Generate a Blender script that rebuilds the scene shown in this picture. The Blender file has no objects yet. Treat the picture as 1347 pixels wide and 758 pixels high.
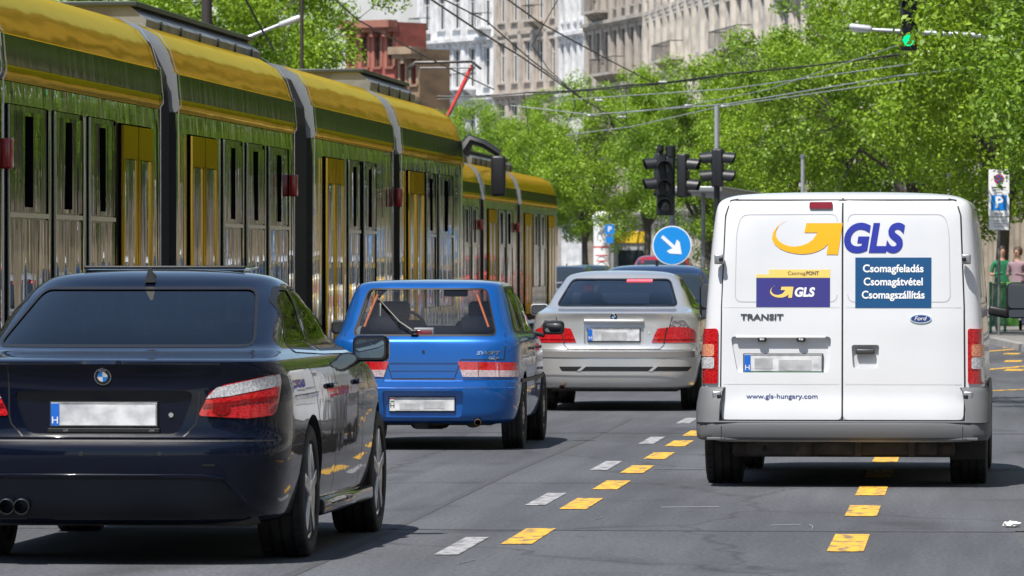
import bpy, bmesh, math, random
import numpy as np
from mathutils import Vector, Matrix, Euler
from mathutils.bvhtree import BVHTree
from mathutils.geometry import delaunay_2d_cdt
random.seed(7); np.random.seed(7)
R = math.radians
SC = bpy.context.scene
COL = SC.collection
# ------------------------------------------------------------ camera, world, sun, exposure
CAM_H = 1.5
FPX = 8000.0
YAW = math.atan(606.5/FPX); PITCH = -34.0/FPX
cam = bpy.data.cameras.new('camera'); cam.sensor_width = 36; cam.lens = FPX/1347*36
cam.clip_start = 0.5; cam.clip_end = 6000
cam.dof.use_dof = True; cam.dof.focus_distance = 41; cam.dof.aperture_fstop = 14
co = bpy.data.objects.new('camera', cam); COL.objects.link(co); SC.camera = co
co.location = (0, 0, CAM_H); co.rotation_euler = (R(90)+PITCH, 0, YAW)
CAMM = co.rotation_euler.to_matrix()
def W(px, py, Y):
    d = CAMM @ Vector(((px-673.5)/FPX, (379-py)/FPX, -1.0))
    return Vector((0, 0, CAM_H)) + d*(Y/d.y)
SUN = Vector((-0.24, -0.50, 1.0)).normalized()
world = bpy.data.worlds.new('World'); SC.world = world; world.use_nodes = True
wt = world.node_tree
sky = wt.nodes.new('ShaderNodeTexSky'); sky.sky_type = 'NISHITA'; sky.sun_disc = False
sky.sun_elevation = math.asin(SUN.z); sky.sun_rotation = math.atan2(SUN.x, SUN.y)
sky.air_density = 1.0; sky.dust_density = 0.7; sky.altitude = 100
wt.links.new(sky.outputs[0], wt.nodes['Background'].inputs[0]); wt.nodes['Background'].inputs[1].default_value = 0.105
sl = bpy.data.lights.new('sun', 'SUN'); sl.energy = 5.0; sl.angle = R(0.5); sl.color = (1.0, 0.955, 0.89)
so = bpy.data.objects.new('sun', sl); COL.objects.link(so); so.rotation_euler = (-SUN).to_track_quat('-Z', 'Y').to_euler()
SC.view_settings.view_transform = 'Standard'; SC.view_settings.look = 'None'
SC.view_settings.exposure = 0.42; SC.view_settings.gamma = 1; SC.view_settings.use_curve_mapping = False
SC.cycles.max_bounces = 7; SC.cycles.transparent_max_bounces = 10; SC.cycles.glossy_bounces = 4
SC.cycles.diffuse_bounces = 3; SC.cycles.sample_clamp_indirect = 6

# ------------------------------------------------------------ materials
MATS = {}
def mat(name, col=(.5,.5,.5), rough=.5, metal=0., coat=0., emit=None, estr=1., noise=None, bump=None, spec=None, trans=0., ior=None, coatrough=.03, tint=None):
    if name in MATS: return MATS[name]
    m = bpy.data.materials.new(name); m.use_nodes = True; MATS[name] = m
    nt = m.node_tree; b = nt.nodes['Principled BSDF']
    b.inputs['Base Color'].default_value = (*col, 1); b.inputs['Roughness'].default_value = rough
    b.inputs['Metallic'].default_value = metal; b.inputs['Coat Weight'].default_value = coat; b.inputs['Coat Roughness'].default_value = coatrough
    if spec is not None: b.inputs['Specular IOR Level'].default_value = spec
    if tint: b.inputs['Specular Tint'].default_value = (*tint, 1)
    if trans: b.inputs['Transmission Weight'].default_value = trans
    if ior: b.inputs['IOR'].default_value = ior
    if emit: b.inputs['Emission Color'].default_value = (*emit, 1); b.inputs['Emission Strength'].default_value = estr
    tc = None
    if noise:   # (scale, col2, lo, hi[, stretch vec])
        tc = nt.nodes.new('ShaderNodeTexCoord'); mp = nt.nodes.new('ShaderNodeMapping'); nz = nt.nodes.new('ShaderNodeTexNoise')
        rp = nt.nodes.new('ShaderNodeMapRange'); mx = nt.nodes.new('ShaderNodeMix'); mx.data_type = 'RGBA'
        nz.inputs['Scale'].default_value = noise[0]; nz.inputs['Detail'].default_value = 5
        if len(noise) > 4: mp.inputs['Scale'].default_value = noise[4]
        rp.inputs['From Min'].default_value = noise[2]; rp.inputs['From Max'].default_value = noise[3]
        nt.links.new(tc.outputs['Object'], mp.inputs[0]); nt.links.new(mp.outputs[0], nz.inputs['Vector'])
        nt.links.new(nz.outputs[0], rp.inputs[0]); nt.links.new(rp.outputs[0], mx.inputs[0])
        mx.inputs[6].default_value = (*col, 1); mx.inputs[7].default_value = (*noise[1], 1)
        nt.links.new(mx.outputs[2], b.inputs['Base Color'])
    if bump:    # (scale, strength, distance[, stretch])
        tc = nt.nodes.new('ShaderNodeTexCoord'); mp = nt.nodes.new('ShaderNodeMapping'); nz = nt.nodes.new('ShaderNodeTexNoise')
        nz.inputs['Scale'].default_value = bump[0]; nz.inputs['Detail'].default_value = bump[4] if len(bump) > 4 else 4
        if len(bump) > 3: mp.inputs['Scale'].default_value = bump[3]
        bp = nt.nodes.new('ShaderNodeBump'); bp.inputs['Strength'].default_value = bump[1]; bp.inputs['Distance'].default_value = bump[2]
        nt.links.new(tc.outputs['Object'], mp.inputs[0]); nt.links.new(mp.outputs[0], nz.inputs['Vector'])
        nt.links.new(nz.outputs[0], bp.inputs['Height']); nt.links.new(bp.outputs[0], b.inputs['Normal']); nt.links.new(bp.outputs[0], b.inputs['Coat Normal'])
    return m
def glass(name, tint=(.6,.65,.65), refl=1.0, thru=1.0, rough=.0, ior=1.5):
    if name in MATS: return MATS[name]
    m = bpy.data.materials.new(name); m.use_nodes = True; MATS[name] = m
    nt = m.node_tree; nt.nodes.remove(nt.nodes['Principled BSDF']); out = nt.nodes['Material Output']
    lw = nt.nodes.new('ShaderNodeLayerWeight'); lw.inputs[0].default_value = .5; pw = nt.nodes.new('ShaderNodeMath'); pw.operation = 'POWER'; pw.inputs[1].default_value = 4.5
    fr = nt.nodes.new('ShaderNodeMath'); fr.operation = 'MULTIPLY_ADD'; fr.inputs[1].default_value = .93; fr.inputs[2].default_value = .05
    nt.links.new(lw.outputs['Facing'], pw.inputs[0]); nt.links.new(pw.outputs[0], fr.inputs[0])
    tr = nt.nodes.new('ShaderNodeBsdfTransparent'); tr.inputs[0].default_value = (*tint, 1)
    gl = nt.nodes.new('ShaderNodeBsdfGlossy'); gl.inputs['Roughness'].default_value = rough; gl.inputs[0].default_value = (1,1,1,1)
    mu = nt.nodes.new('ShaderNodeMath'); mu.operation = 'MULTIPLY'; mu.inputs[1].default_value = refl; mu.use_clamp = True
    mx = nt.nodes.new('ShaderNodeMixShader')
    nt.links.new(fr.outputs[0], mu.inputs[0]); nt.links.new(mu.outputs[0], mx.inputs[0])
    nt.links.new(tr.outputs[0], mx.inputs[1]); nt.links.new(gl.outputs[0], mx.inputs[2]); nt.links.new(mx.outputs[0], out.inputs[0])
    return m
def tinted_gloss(name, diff, gloss, fac, rough, bump):
    if name in MATS: return MATS[name]
    m = bpy.data.materials.new(name); m.use_nodes = True; MATS[name] = m; nt = m.node_tree; nt.nodes.remove(nt.nodes['Principled BSDF']); N = nt.nodes.new; Lk = nt.links.new
    d = N('ShaderNodeBsdfDiffuse'); d.inputs[0].default_value = (*diff,1); g = N('ShaderNodeBsdfGlossy'); g.inputs[0].default_value = (*gloss,1); g.inputs['Roughness'].default_value = rough
    mx = N('ShaderNodeMixShader'); mx.inputs[0].default_value = fac; tc = N('ShaderNodeTexCoord'); mp = N('ShaderNodeMapping'); nz = N('ShaderNodeTexNoise'); nz.inputs['Scale'].default_value = bump[0]; nz.inputs['Detail'].default_value = bump[4]; mp.inputs['Scale'].default_value = bump[3]
    bp = N('ShaderNodeBump'); bp.inputs['Strength'].default_value = bump[1]; bp.inputs['Distance'].default_value = bump[2]
    Lk(tc.outputs['Object'], mp.inputs[0]); Lk(mp.outputs[0], nz.inputs['Vector']); Lk(nz.outputs[0], bp.inputs['Height']); Lk(bp.outputs[0], d.inputs['Normal']); Lk(bp.outputs[0], g.inputs['Normal'])
    Lk(d.outputs[0], mx.inputs[1]); Lk(g.outputs[0], mx.inputs[2]); Lk(mx.outputs[0], nt.nodes['Material Output'].inputs[0]); return m
def metallic_paint(name, col, flake=.25, metal=.6, rough=.28):
    m = mat(name, col, rough, metal, 1.0)
    nt = m.node_tree; b = nt.nodes['Principled BSDF']
    tc = nt.nodes.new('ShaderNodeTexCoord'); v = nt.nodes.new('ShaderNodeTexNoise'); v.inputs['Scale'].default_value = 3; v.inputs['Detail'].default_value = 6
    rp = nt.nodes.new('ShaderNodeMapRange'); rp.inputs[1].default_value = .3; rp.inputs[2].default_value = .75; rp.inputs[3].default_value = rough*.85; rp.inputs[4].default_value = rough*1.3
    nt.links.new(tc.outputs['Object'], v.inputs['Vector']); nt.links.new(v.outputs[0], rp.inputs[0]); nt.links.new(rp.outputs[0], b.inputs['Roughness'])
    # faint orange-peel so reflections are not mirror perfect
    n2 = nt.nodes.new('ShaderNodeTexNoise'); n2.inputs['Scale'].default_value = 5; n2.inputs['Detail'].default_value = 1
    bp = nt.nodes.new('ShaderNodeBump'); bp.inputs['Strength'].default_value = .12; bp.inputs['Distance'].default_value = .01
    nt.links.new(tc.outputs['Object'], n2.inputs['Vector']); nt.links.new(n2.outputs[0], bp.inputs['Height']); nt.links.new(bp.outputs[0], b.inputs['Coat Normal'])
    return m
BLACK = lambda: mat('black_plastic', (.012,.012,.013), .45)
RUBBER = lambda: mat('rubber', (.018,.018,.019), .75, noise=(9,(.045,.043,.04),.45,.75))
CHROME = lambda: mat('chrome', (.75,.76,.78), .12, 1.0)
DARKMET = lambda: mat('dark_underbody', (.03,.028,.026), .7, .2, noise=(8,(.07,.055,.045),.4,.7))

# ------------------------------------------------------------ mesh builder
class MB:
    def __init__(s): s.v = []; s.f = []; s.m = []; s.mats = []
    def mi(s, m):
        if m not in s.mats: s.mats.append(m)
        return s.mats.index(m)
    def add(s, vs, fs, m):
        o = len(s.v); s.v += [tuple(v) for v in vs]; k = s.mi(m)
        for f in fs: s.f.append([i+o for i in f]); s.m.append(k)
        return s
    def box(s, c, d, m, rot=None, bev=0.0):
        c = Vector(c); h = Vector(d)/2
        if bev <= 0:
            vs = [Vector((x,y,z)) for x in (-h.x,h.x) for y in (-h.y,h.y) for z in (-h.z,h.z)]
            fs = [(0,1,3,2),(4,6,7,5),(0,4,5,1),(2,3,7,6),(0,2,6,4),(1,5,7,3)]
        else:
            bm = bmesh.new(); bmesh.ops.create_cube(bm, size=1)
            for v in bm.verts: v.co = Vector((v.co.x*2*h.x, v.co.y*2*h.y, v.co.z*2*h.z))
            bmesh.ops.bevel(bm, geom=bm.edges[:], offset=bev, segments=3, profile=.5, affect='EDGES')
            bm.verts.index_update(); vs = [v.co.copy() for v in bm.verts]; fs = [[v.index for v in f.verts] for f in bm.faces]; bm.free()
        if rot is not None:
            M = rot if isinstance(rot, Matrix) else Euler(rot).to_matrix()
            vs = [M @ v for v in vs]
        return s.add([v+c for v in vs], fs, m)
    def tube(s, pts, r, m, n=8, cap=True):
        pts = [Vector(p) for p in pts]; L = len(pts)
        rr = r if isinstance(r, (list, tuple)) else [r]*L
        rings = []; prev = None
        for i, p in enumerate(pts):
            t = (pts[min(i+1,L-1)]-pts[max(i-1,0)]).normalized()
            if prev is None:
                a = Vector((0,0,1)) if abs(t.z) < .9 else Vector((1,0,0))
                u = t.cross(a).normalized()
            else: u = (prev - t*prev.dot(t)).normalized()
            prev = u; w = t.cross(u)
            rings.append([p + (u*math.cos(2*math.pi*k/n) + w*math.sin(2*math.pi*k/n))*rr[i] for k in range(n)])
        vs = [v for g in rings for v in g]
        fs = [(i*n+k, i*n+(k+1)%n, (i+1)*n+(k+1)%n, (i+1)*n+k) for i in range(L-1) for k in range(n)]
        if cap: fs += [tuple(range(n))[::-1], tuple((L-1)*n+k for k in range(n))]
        return s.add(vs, fs, m)
    def lathe(s, prof, m, axis='Z', c=(0,0,0), n=32, closed=False, cap=False):
        # prof: list (radius, h)
        vs = []; c = Vector(c)
        for r, h in prof:
            for k in range(n):
                a = 2*math.pi*k/n; p = (r*math.cos(a), r*math.sin(a), h)
                if axis == 'X': p = (p[2], p[0], p[1])
                elif axis == 'Y': p = (p[1], p[2], p[0])
                vs.append(Vector(p)+c)
        L = len(prof); fs = []
        for i in range(L if closed else L-1):
            j = (i+1) % L
            for k in range(n): fs.append((i*n+k, i*n+(k+1)%n, j*n+(k+1)%n, j*n+k))
        if cap: fs += [tuple(range(n))[::-1], tuple((L-1)*n+k for k in range(n))]
        return s.add(vs, fs, m)
    def prism(s, poly, a0, a1, m, axis='Y'):
        def P(u, v, a): return (u,a,v) if axis == 'Y' else ((a,u,v) if axis == 'X' else (u,v,a))
        n = len(poly)
        vs = [P(u,v,a0) for u,v in poly]+[P(u,v,a1) for u,v in poly]
        fs = [tuple(range(n)), tuple(range(n, 2*n))[::-1]]+[(i, n+i, n+(i+1)%n, (i+1)%n) for i in range(n)]
        return s.add(vs, fs, m)
    def mesh(s, name, smooth=None, fix=True):
        me = bpy.data.meshes.new(name); me.from_pydata(s.v, [], s.f)
        for m in s.mats: me.materials.append(m)
        me.polygons.foreach_set('material_index', s.m)
        if fix:
            bm = bmesh.new(); bm.from_mesh(me); bmesh.ops.recalc_face_normals(bm, faces=bm.faces); bm.to_mesh(me); bm.free()
        if smooth is not None:
            me.polygons.foreach_set('use_smooth', [True]*len(me.polygons)); me.set_sharp_from_angle(angle=R(smooth))
        me.update(); return me
    def build(s, name, parent=None, smooth=None, fix=True, loc=None):
        return link(name, s.mesh(name, smooth, fix), parent, loc)
def link(name, me, parent=None, loc=None):
    o = bpy.data.objects.new(name, me); COL.objects.link(o)
    if parent is not None: o.parent = parent
    if loc is not None: o.location = loc
    return o
def tag(o, label=None, cat=None, group=None, kind=None):
    if label: o['label'] = label
    if cat: o['category'] = cat
    if group: o['group'] = group
    if kind: o['kind'] = kind
    return o
def thing(name, label, cat, loc=(0,0,0), rz=0, group=None):
    o = bpy.data.objects.new(name, None); COL.objects.link(o); o.location = loc; o.rotation_euler = (0,0,rz); o.empty_display_size = .3
    return tag(o, label, cat, group)
def copy_tree(o, parent=None):
    c = o.copy(); COL.objects.link(c); c.parent = parent
    for ch in list(o.children): copy_tree(ch, c)
    return c
def rrect(x0, z0, x1, z1, r, n=5):
    out = []
    for cx, cz, a0 in ((x1-r,z1-r,0),(x0+r,z1-r,90),(x0+r,z0+r,180),(x1-r,z0+r,270)):
        for k in range(n+1):
            a = R(a0+90*k/n); out.append((cx+r*math.cos(a), cz+r*math.sin(a)))
    return out
def ellipse(cx, cz, rx, rz, n=32): return [(cx+rx*math.cos(2*math.pi*k/n), cz+rz*math.sin(2*math.pi*k/n)) for k in range(n)]
def mirror(poly): return [(-x, z) for x, z in poly][::-1]
def rounded(poly, r, n=4):
    """round the corners of a polygon"""
    out = []; N = len(poly)
    for i in range(N):
        p = Vector(poly[i]); a = Vector(poly[i-1]); b = Vector(poly[(i+1) % N])
        da = (a-p); db = (b-p); ra = min(r, da.length*.45); rb = min(r, db.length*.45)
        s = p+da.normalized()*ra; e = p+db.normalized()*rb
        for k in range(n+1):
            t = k/n; q = s*(1-t)**2 + p*2*t*(1-t) + e*t*t; out.append((q.x, q.y))
    return out

# ------------------------------------------------------------ projecting shapes onto a body
class Skin:
    def __init__(s, verts, faces): s.b = BVHTree.FromPolygons(verts, faces)
    def hit(s, u, v, side):
        if side == 'rear': o, d = Vector((u,-8,v)), Vector((0,1,0))
        elif side == 'front': o, d = Vector((u,12,v)), Vector((0,-1,0))
        elif side == 'right': o, d = Vector((5,u,v)), Vector((-1,0,0))
        elif side == 'left': o, d = Vector((-5,u,v)), Vector((1,0,0))
        else: o, d = Vector((u,v,6)), Vector((0,0,-1))
        h, n, _, _ = s.b.ray_cast(o, d)
        return h, -d, n
    def pt(s, u, v, side, off):
        h, out, n = s.hit(u, v, side)
        if h is None:
            best = None
            for du in (-.02,.02,-.05,.05,-.1,.1,-.2,.2):
                for dv in (0,-.03,.03,-.08,.08):
                    hh, oo, nn = s.hit(u+du, v+dv, side)
                    if hh is not None:
                        best = hh.copy(); break
                if best: break
            if best is None: return Vector((u,0,v)) if side in ('rear','front') else Vector((0,u,v))
            if side in ('rear','front'): best.x = u; best.z = v
            elif side in ('right','left'): best.y = u; best.z = v
            return best+out*off
        if n.dot(out) < 0: n = -n
        return h + (n*off if n.dot(out) > .15 else out*off)
    def patch(s, mb, poly, side, m, off=.004, thick=.0, step=.04, closed=False):
        b = []
        N = len(poly)
        for i in range(N):
            p = Vector(poly[i]); q = Vector(poly[(i+1) % N]); k = max(1, int((q-p).length/step))
            b += [p.lerp(q, j/k) for j in range(k)]
        nb = len(b); xs = [p.x for p in b]; ys = [p.y for p in b]
        pts = list(b)
        nx = int((max(xs)-min(xs))/step); ny = int((max(ys)-min(ys))/step)
        for i in range(1, nx+1):
            for j in range(1, ny+1):
                q = Vector((min(xs)+i*step-.3*step, min(ys)+j*step-.3*step))
                if inside(q, b) and min((q-p).length for p in b) > step*.35: pts.append(q)
        r = delaunay_2d_cdt(pts, [(i, (i+1) % nb) for i in range(nb)], [list(range(nb))], 1, 1e-6)
        V2, F2 = r[0], r[2]
        V = [s.pt(p.x, p.y, side, off) for p in V2]
        out = {'rear':Vector((0,-1,0)),'front':Vector((0,1,0)),'right':Vector((1,0,0)),'left':Vector((-1,0,0)),'top':Vector((0,0,1))}[side]
        F = [list(f) for f in F2]
        if thick > 0:
            o = len(V); V += [v-out*thick for v in V]
            cnt = {}
            for f in F2:
                for a, c in zip(f, list(f[1:])+[f[0]]): cnt[(a,c)] = 1
            for (a, c) in list(cnt):
                if (c, a) not in cnt: F.append([a, c, c+o, a+o])
            if closed: F += [[i+o for i in f][::-1] for f in F2]
        mb.add(V, F, m); return mb
    def line(s, mb, pts, w, side, m, off=.0015, closed=False, step=.04):
        P = [Vector(p) for p in pts]
        if closed: P.append(P[0])
        Q = []
        for a, b in zip(P[:-1], P[1:]):
            k = max(1, int((b-a).length/step)); Q += [a.lerp(b, j/k) for j in range(k)]
        Q.append(P[-1])
        L = []; n = len(Q)
        for i, q in enumerate(Q):
            if closed: t = Q[(i+1) % (n-1)]-Q[(i-1) % (n-1)] if i not in (0, n-1) else Q[1]-Q[n-2]
            else: t = Q[min(i+1,n-1)]-Q[max(i-1,0)]
            t.normalize(); nn = Vector((-t.y, t.x))*w/2
            L.append((q+nn, q-nn))
        V = []
        for a, b in L: V += [s.pt(a.x,a.y,side,off), s.pt(b.x,b.y,side,off)]
        mb.add(V, [(2*i,2*i+1,2*i+3,2*i+2) for i in range(n-1)], m); return mb
def inside(p, poly):
    c = False; n = len(poly); j = n-1
    for i in range(n):
        a, b = poly[i], poly[j]
        if (a[1] > p[1]) != (b[1] > p[1]) and p[0] < (b[0]-a[0])*(p[1]-a[1])/(b[1]-a[1])+a[0]: c = not c
        j = i
    return c
def text_mesh(body, size, bold=0., shear=0., sx=1.0, extrude=.0, align='CENTER', space=1.0):
    c = bpy.data.curves.new('lettering', 'FONT'); c.body = body; c.size = size; c.align_x = align; c.align_y = 'CENTER'
    c.offset = bold; c.shear = shear; c.space_character = space; c.extrude = extrude; c.resolution_u = 6
    o = bpy.data.objects.new('lettering', c); COL.objects.link(o)
    dg = bpy.context.evaluated_depsgraph_get(); me = o.evaluated_get(dg).to_mesh()
    V = [Vector((v.co.x*sx, v.co.y, v.co.z)) for v in me.vertices]; F = [list(p.vertices) for p in me.polygons]
    o.evaluated_get(dg).to_mesh_clear(); bpy.data.objects.remove(o); bpy.data.curves.remove(c)
    return V, F
def text_on(mb, skin, body, cx, cz, size, m, width=None, off=.003, side='rear', **k):
    V, F = text_mesh(body, size, **k)
    if width:
        x0 = min(v.x for v in V); x1 = max(v.x for v in V); s_ = width/(x1-x0); mid = (x0+x1)/2
        V = [Vector(((v.x-mid)*s_, v.y, v.z)) for v in V]
    V2 = [skin.pt(cx+v.x, cz+v.y, side, off+v.z) for v in V]
    mb.add(V2, F, m)
def text_flat(mb, body, c, size, m, width=None, **k):
    """text facing -Y at point c"""
    V, F = text_mesh(body, size, **k)
    if width:
        x0 = min(v.x for v in V); x1 = max(v.x for v in V); s_ = width/(x1-x0); mid = (x0+x1)/2
        V = [Vector(((v.x-mid)*s_, v.y, v.z)) for v in V]
    c = Vector(c); mb.add([c+Vector((v.x, -v.z, v.y)) for v in V], F, m)

# ------------------------------------------------------------ car bodies: stacked plan outlines
def pchip(t, y, q):
    t = np.array(t, float); y = np.array(y, float); h = np.diff(t); d = np.diff(y)/h; m = np.zeros(len(t))
    for i in range(1, len(t)-1):
        if d[i-1]*d[i] > 0:
            w1 = 2*h[i]+h[i-1]; w2 = h[i]+2*h[i-1]; m[i] = (w1+w2)/(w1/d[i-1]+w2/d[i])
    m[0] = d[0]; m[-1] = d[-1]
    k = np.clip(np.searchsorted(t, q, side='right')-1, 0, len(t)-2); s = (q-t[k])/h[k]
    return (1+2*s)*(1-s)**2*y[k]+s*(1-s)**2*h[k]*m[k]+s*s*(3-2*s)*y[k+1]+s*s*(s-1)*h[k]*m[k+1]
def resample(P, n):
    P = np.array(P); L = np.concatenate([[0], np.cumsum(np.hypot(*np.diff(P, axis=0).T))]); q = np.linspace(0, L[-1], n)
    return np.stack([np.interp(q, L, P[:,0]), np.interp(q, L, P[:,1])], 1)
def ring(k, N, tap):
    z, yr, yf, w, nr, nf, Lr, Lf = k
    half = (yf-yr)/2; Lr = min(Lr, half*.96); Lf = min(Lf, half*.96)
    ph = np.linspace(0, math.pi/2, 90)
    a = np.stack([w*np.sin(ph)**(2/nr), yr+Lr-Lr*np.cos(ph)**(2/nr)], 1)
    b = np.array([[w, yr+Lr], [w, yf-Lf]])
    c = np.stack([w*np.sin(ph[::-1])**(2/nf), yf-Lf+Lf*np.cos(ph[::-1])**(2/nf)], 1)
    A = resample(a, N[0]); B = resample(b, N[1]); Cc = resample(c, N[2])
    H = np.concatenate([A, B[1:], Cc[1:]])
    yc, tr, tf, Lc = tap
    y = H[:,1]; f = np.where(y < yc, 1-tr*np.clip((yc-y)/yc, 0, 1)**2, 1-tf*np.clip((y-yc)/(Lc-yc), 0, 1)**2)
    H[:,0] *= f
    M = H[1:-1][::-1].copy(); M[:,0] *= -1
    P = np.concatenate([H, M])
    return np.concatenate([P, np.full((len(P),1), z)], 1)
def loft(keys, N=(34,44,16), ds=.028, tap=(2.4,.06,.1,4.8), rear=None):
    K = np.array(keys, float)
    ch = np.concatenate([[0], np.cumsum(np.sqrt(np.diff(K[:,0])**2+np.diff(K[:,1])**2*.8+np.diff(K[:,2])**2*.15+np.diff(K[:,3])**2)+1e-4)])
    q = [0.0]
    for a, b in zip(ch[:-1], ch[1:]):
        n = max(1, int(round((b-a)/ds))); q += list(a+(b-a)*np.arange(1, n+1)/n)
    q = np.array(q); Q = np.stack([pchip(ch, K[:,i], q) for i in range(8)], 1)
    rings = [ring(k, N, tap) for k in Q]; n = len(rings[0])
    V = np.concatenate(rings)
    if rear:
        for v in V:
            if v[1] < 1.6: v[1] += rear(v[0], v[2], v[1])
    F = [(i*n+k, i*n+(k+1)%n, (i+1)*n+(k+1)%n, (i+1)*n+k) for i in range(len(rings)-1) for k in range(n)]
    F += [tuple(range(n))[::-1], tuple((len(rings)-1)*n+k for k in range(n))]
    return [Vector(v) for v in V], F
def boolean(me, cutter, op='DIFFERENCE'):
    a = bpy.data.objects.new('a', me); b = bpy.data.objects.new('b', cutter)
    COL.objects.link(a); COL.objects.link(b)
    md = a.modifiers.new('b', 'BOOLEAN'); md.object = b; md.operation = op; md.solver = 'EXACT'; md.material_mode = 'TRANSFER'
    dg = bpy.context.evaluated_depsgraph_get(); dg.update()
    out = bpy.data.meshes.new_from_object(a.evaluated_get(dg))
    bpy.data.objects.remove(a); bpy.data.objects.remove(b)
    return out
def tread_mat():
    return RUBBER()
def make_wheel(parent, x, y, r, w, rim_mat, style='spoke10', steer=0.0):
    side = 1 if x > 0 else -1
    mb = MB(); h = w/2; prof = []
    # tread with grooves
    g = .008
    xs = [-h*.86, -h*.52, -h*.50, -h*.40, -h*.38, -h*.07, -h*.05, h*.05, h*.07, h*.38, h*.40, h*.50, h*.52, h*.86]
    rs = [r, r, r-g, r-g, r, r, r-g, r-g, r, r, r-g, r-g, r, r]
    rimr = r*(.66 if style == 'hubcap' else .745)
    prof = [(rimr, -h*.8), (rimr*1.04, -h*.95), (r*.85, -h*1.02), (r*.95, -h*.98), (r*.985, -h*.93)]+list(zip(rs, xs))+[(r*.985, h*.93), (r*.95, h*.98), (r*.85, h*1.02), (rimr*1.04, h*.95), (rimr, h*.8)]
    mb.lathe(prof, RUBBER(), 'X', n=64)
    # lateral sipes as small raised blocks on the shoulders
    for k in range(40):
        a = 2*math.pi*k/40
        for sx in (-1, 1):
            rot = Matrix.Rotation(a, 3, 'X')
            c = rot @ Vector((sx*h*.71, 0, r+.001)); mb.box(c, (h*.30, r*.11, .008), RUBBER(), rot)
    w_ = mb.build('wheel', parent, 40, loc=(x, y, r)); w_.rotation_euler.z = steer
    rb = MB(); o = side*h*.72
    dm = mat('rim_dark', (.02,.02,.02), .6)
    rb.lathe([(rimr, side*h*.8), (rimr*.97, side*h*.86), (rimr*.93, side*h*.8), (rimr*.90, side*h*.3), (rimr*.9, -side*h*.7), (rimr, -side*h*.8)], rim_mat, 'X', n=48)
    rb.lathe([(rimr*.92, -side*h*.1), (.03, -side*h*.1)], dm, 'X', n=32)
    rb.lathe([(rimr*.55, side*h*.05), (rimr*.55, side*h*.1), (.05, side*h*.12)], mat('brake_disc', (.25,.24,.23), .35, .9), 'X', n=32)
    if style == 'hubcap':
        rb.lathe([(rimr*.92, side*h*.72), (rimr*.7, side*h*.86), (rimr*.3, side*h*.9), (.03, side*h*.95), (.0, side*h*.95)], rim_mat, 'X', n=40)
        for k in range(10):
            a = 2*math.pi*(k+.5)/10; rot = Matrix.Rotation(a, 3, 'X'); rb.box(rot @ Vector((side*h*.87, 0, rimr*.66)), (.012, .022, rimr*.3), dm, rot)
    else:
        n = 10 if style == 'spoke10' else 5
        for k in range(n):
            a = 2*math.pi*k/n
            if style == 'spoke10': a += (.09 if k % 2 else -.09)*1.5
            rot = Matrix.Rotation(a, 3, 'X')
            rb.box(rot @ Vector((side*h*.84, 0, rimr*.5)), (.03, rimr*(.13 if n == 10 else .26), rimr*.92), rim_mat, rot, bev=.006)
        rb.lathe([(rimr*.24, side*h*.5), (rimr*.24, side*h*.95), (rimr*.18, side*h*.99), (.0, side*h*.99)], rim_mat, 'X', n=24)
    rb.build('rim', w_, 35)
    return w_
def plate(parent, skin, cx, cz, y, w=.52, h=.112, green=False, smudge=None, frame_txt=True, tilt=0):
    mb = MB(); P = mat('plate_white', (.72,.73,.74), .35, noise=(7,(.36,.37,.40),.40,.66,(1,1,1.3)))
    mb.box((cx, y-.004, cz), (w+.014, .016, h+.018), BLACK(), bev=.004)
    mb.box((cx, y-.0145, cz+.002), (w, .008, h), P, bev=.002)
    if green == 'flag':
        for k, c in enumerate([(.6,.05,.05), (.8,.8,.8), (.03,.3,.08)]): mb.box((cx-w/2+.022, y-.0205, cz+.042-.008*k), (.024, .004, .0075), mat('flag%d' % k, c, .5))
        text_flat(mb, 'H', (cx-w/2+.022, y-.0215, cz-.012), .055, mat('plate_ink', (.01,.01,.012), .5))
    else:
        mb.box((cx-w/2+.022, y-.0195, cz+.002), (.042, .003, h-.004), mat('plate_blue', (.01,.13,.55), .4))
        text_flat(mb, 'H', (cx-w/2+.022, y-.0225, cz-.028), .05, mat('plate_letter', (.85,.85,.85), .4))
    # pressed black edge
    K = mat('plate_ink', (.01,.01,.012), .5)
    for dz in (-h/2+.003, h/2-.003): mb.box((cx+.02, y-.0195, cz+.002+dz), (w-.05, .002, .002), K)
    mb.box((cx+w/2-.004, y-.0195, cz+.002), (.002, .002, h-.006), K)
    if smudge:
        for (a, b, zz, hh, c) in smudge: mb.patchflat(a, b, zz, hh, c) if False else mb.box((cx+a, y-.0195, cz+zz), (b, .0015, hh), mat('plate_blur', (.50,.51,.52), .5, noise=(9,(.30,.31,.32),.35,.7)))  # soft grey smudges standing in for blurred characters
    if frame_txt: text_flat(mb, '—  — — ——— —— —', (cx+.02, y-.0126, cz-h/2-.004), .012, mat('plate_grey', (.35,.35,.35), .5), width=w*.45)
    return mb.build('number_plate', parent)
def seat_mesh(mb, x, y, m, s=1.0):
    mb.box((x, y+.25, .48*s), (.48, .5, .16), m, bev=.05)
    mb.box((x, y, .75*s), (.48, .13, .56*s), m, (-.22,0,0), bev=.06)
    mb.box((x, y-.07, 1.10*s), (.24, .09, .16), m, (-.1,0,0), bev=.04)
    for d in (-.06, .06): mb.tube([(x+d, y-.05, .98*s), (x+d, y-.07, 1.06*s)], .007, CHROME())

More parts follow.
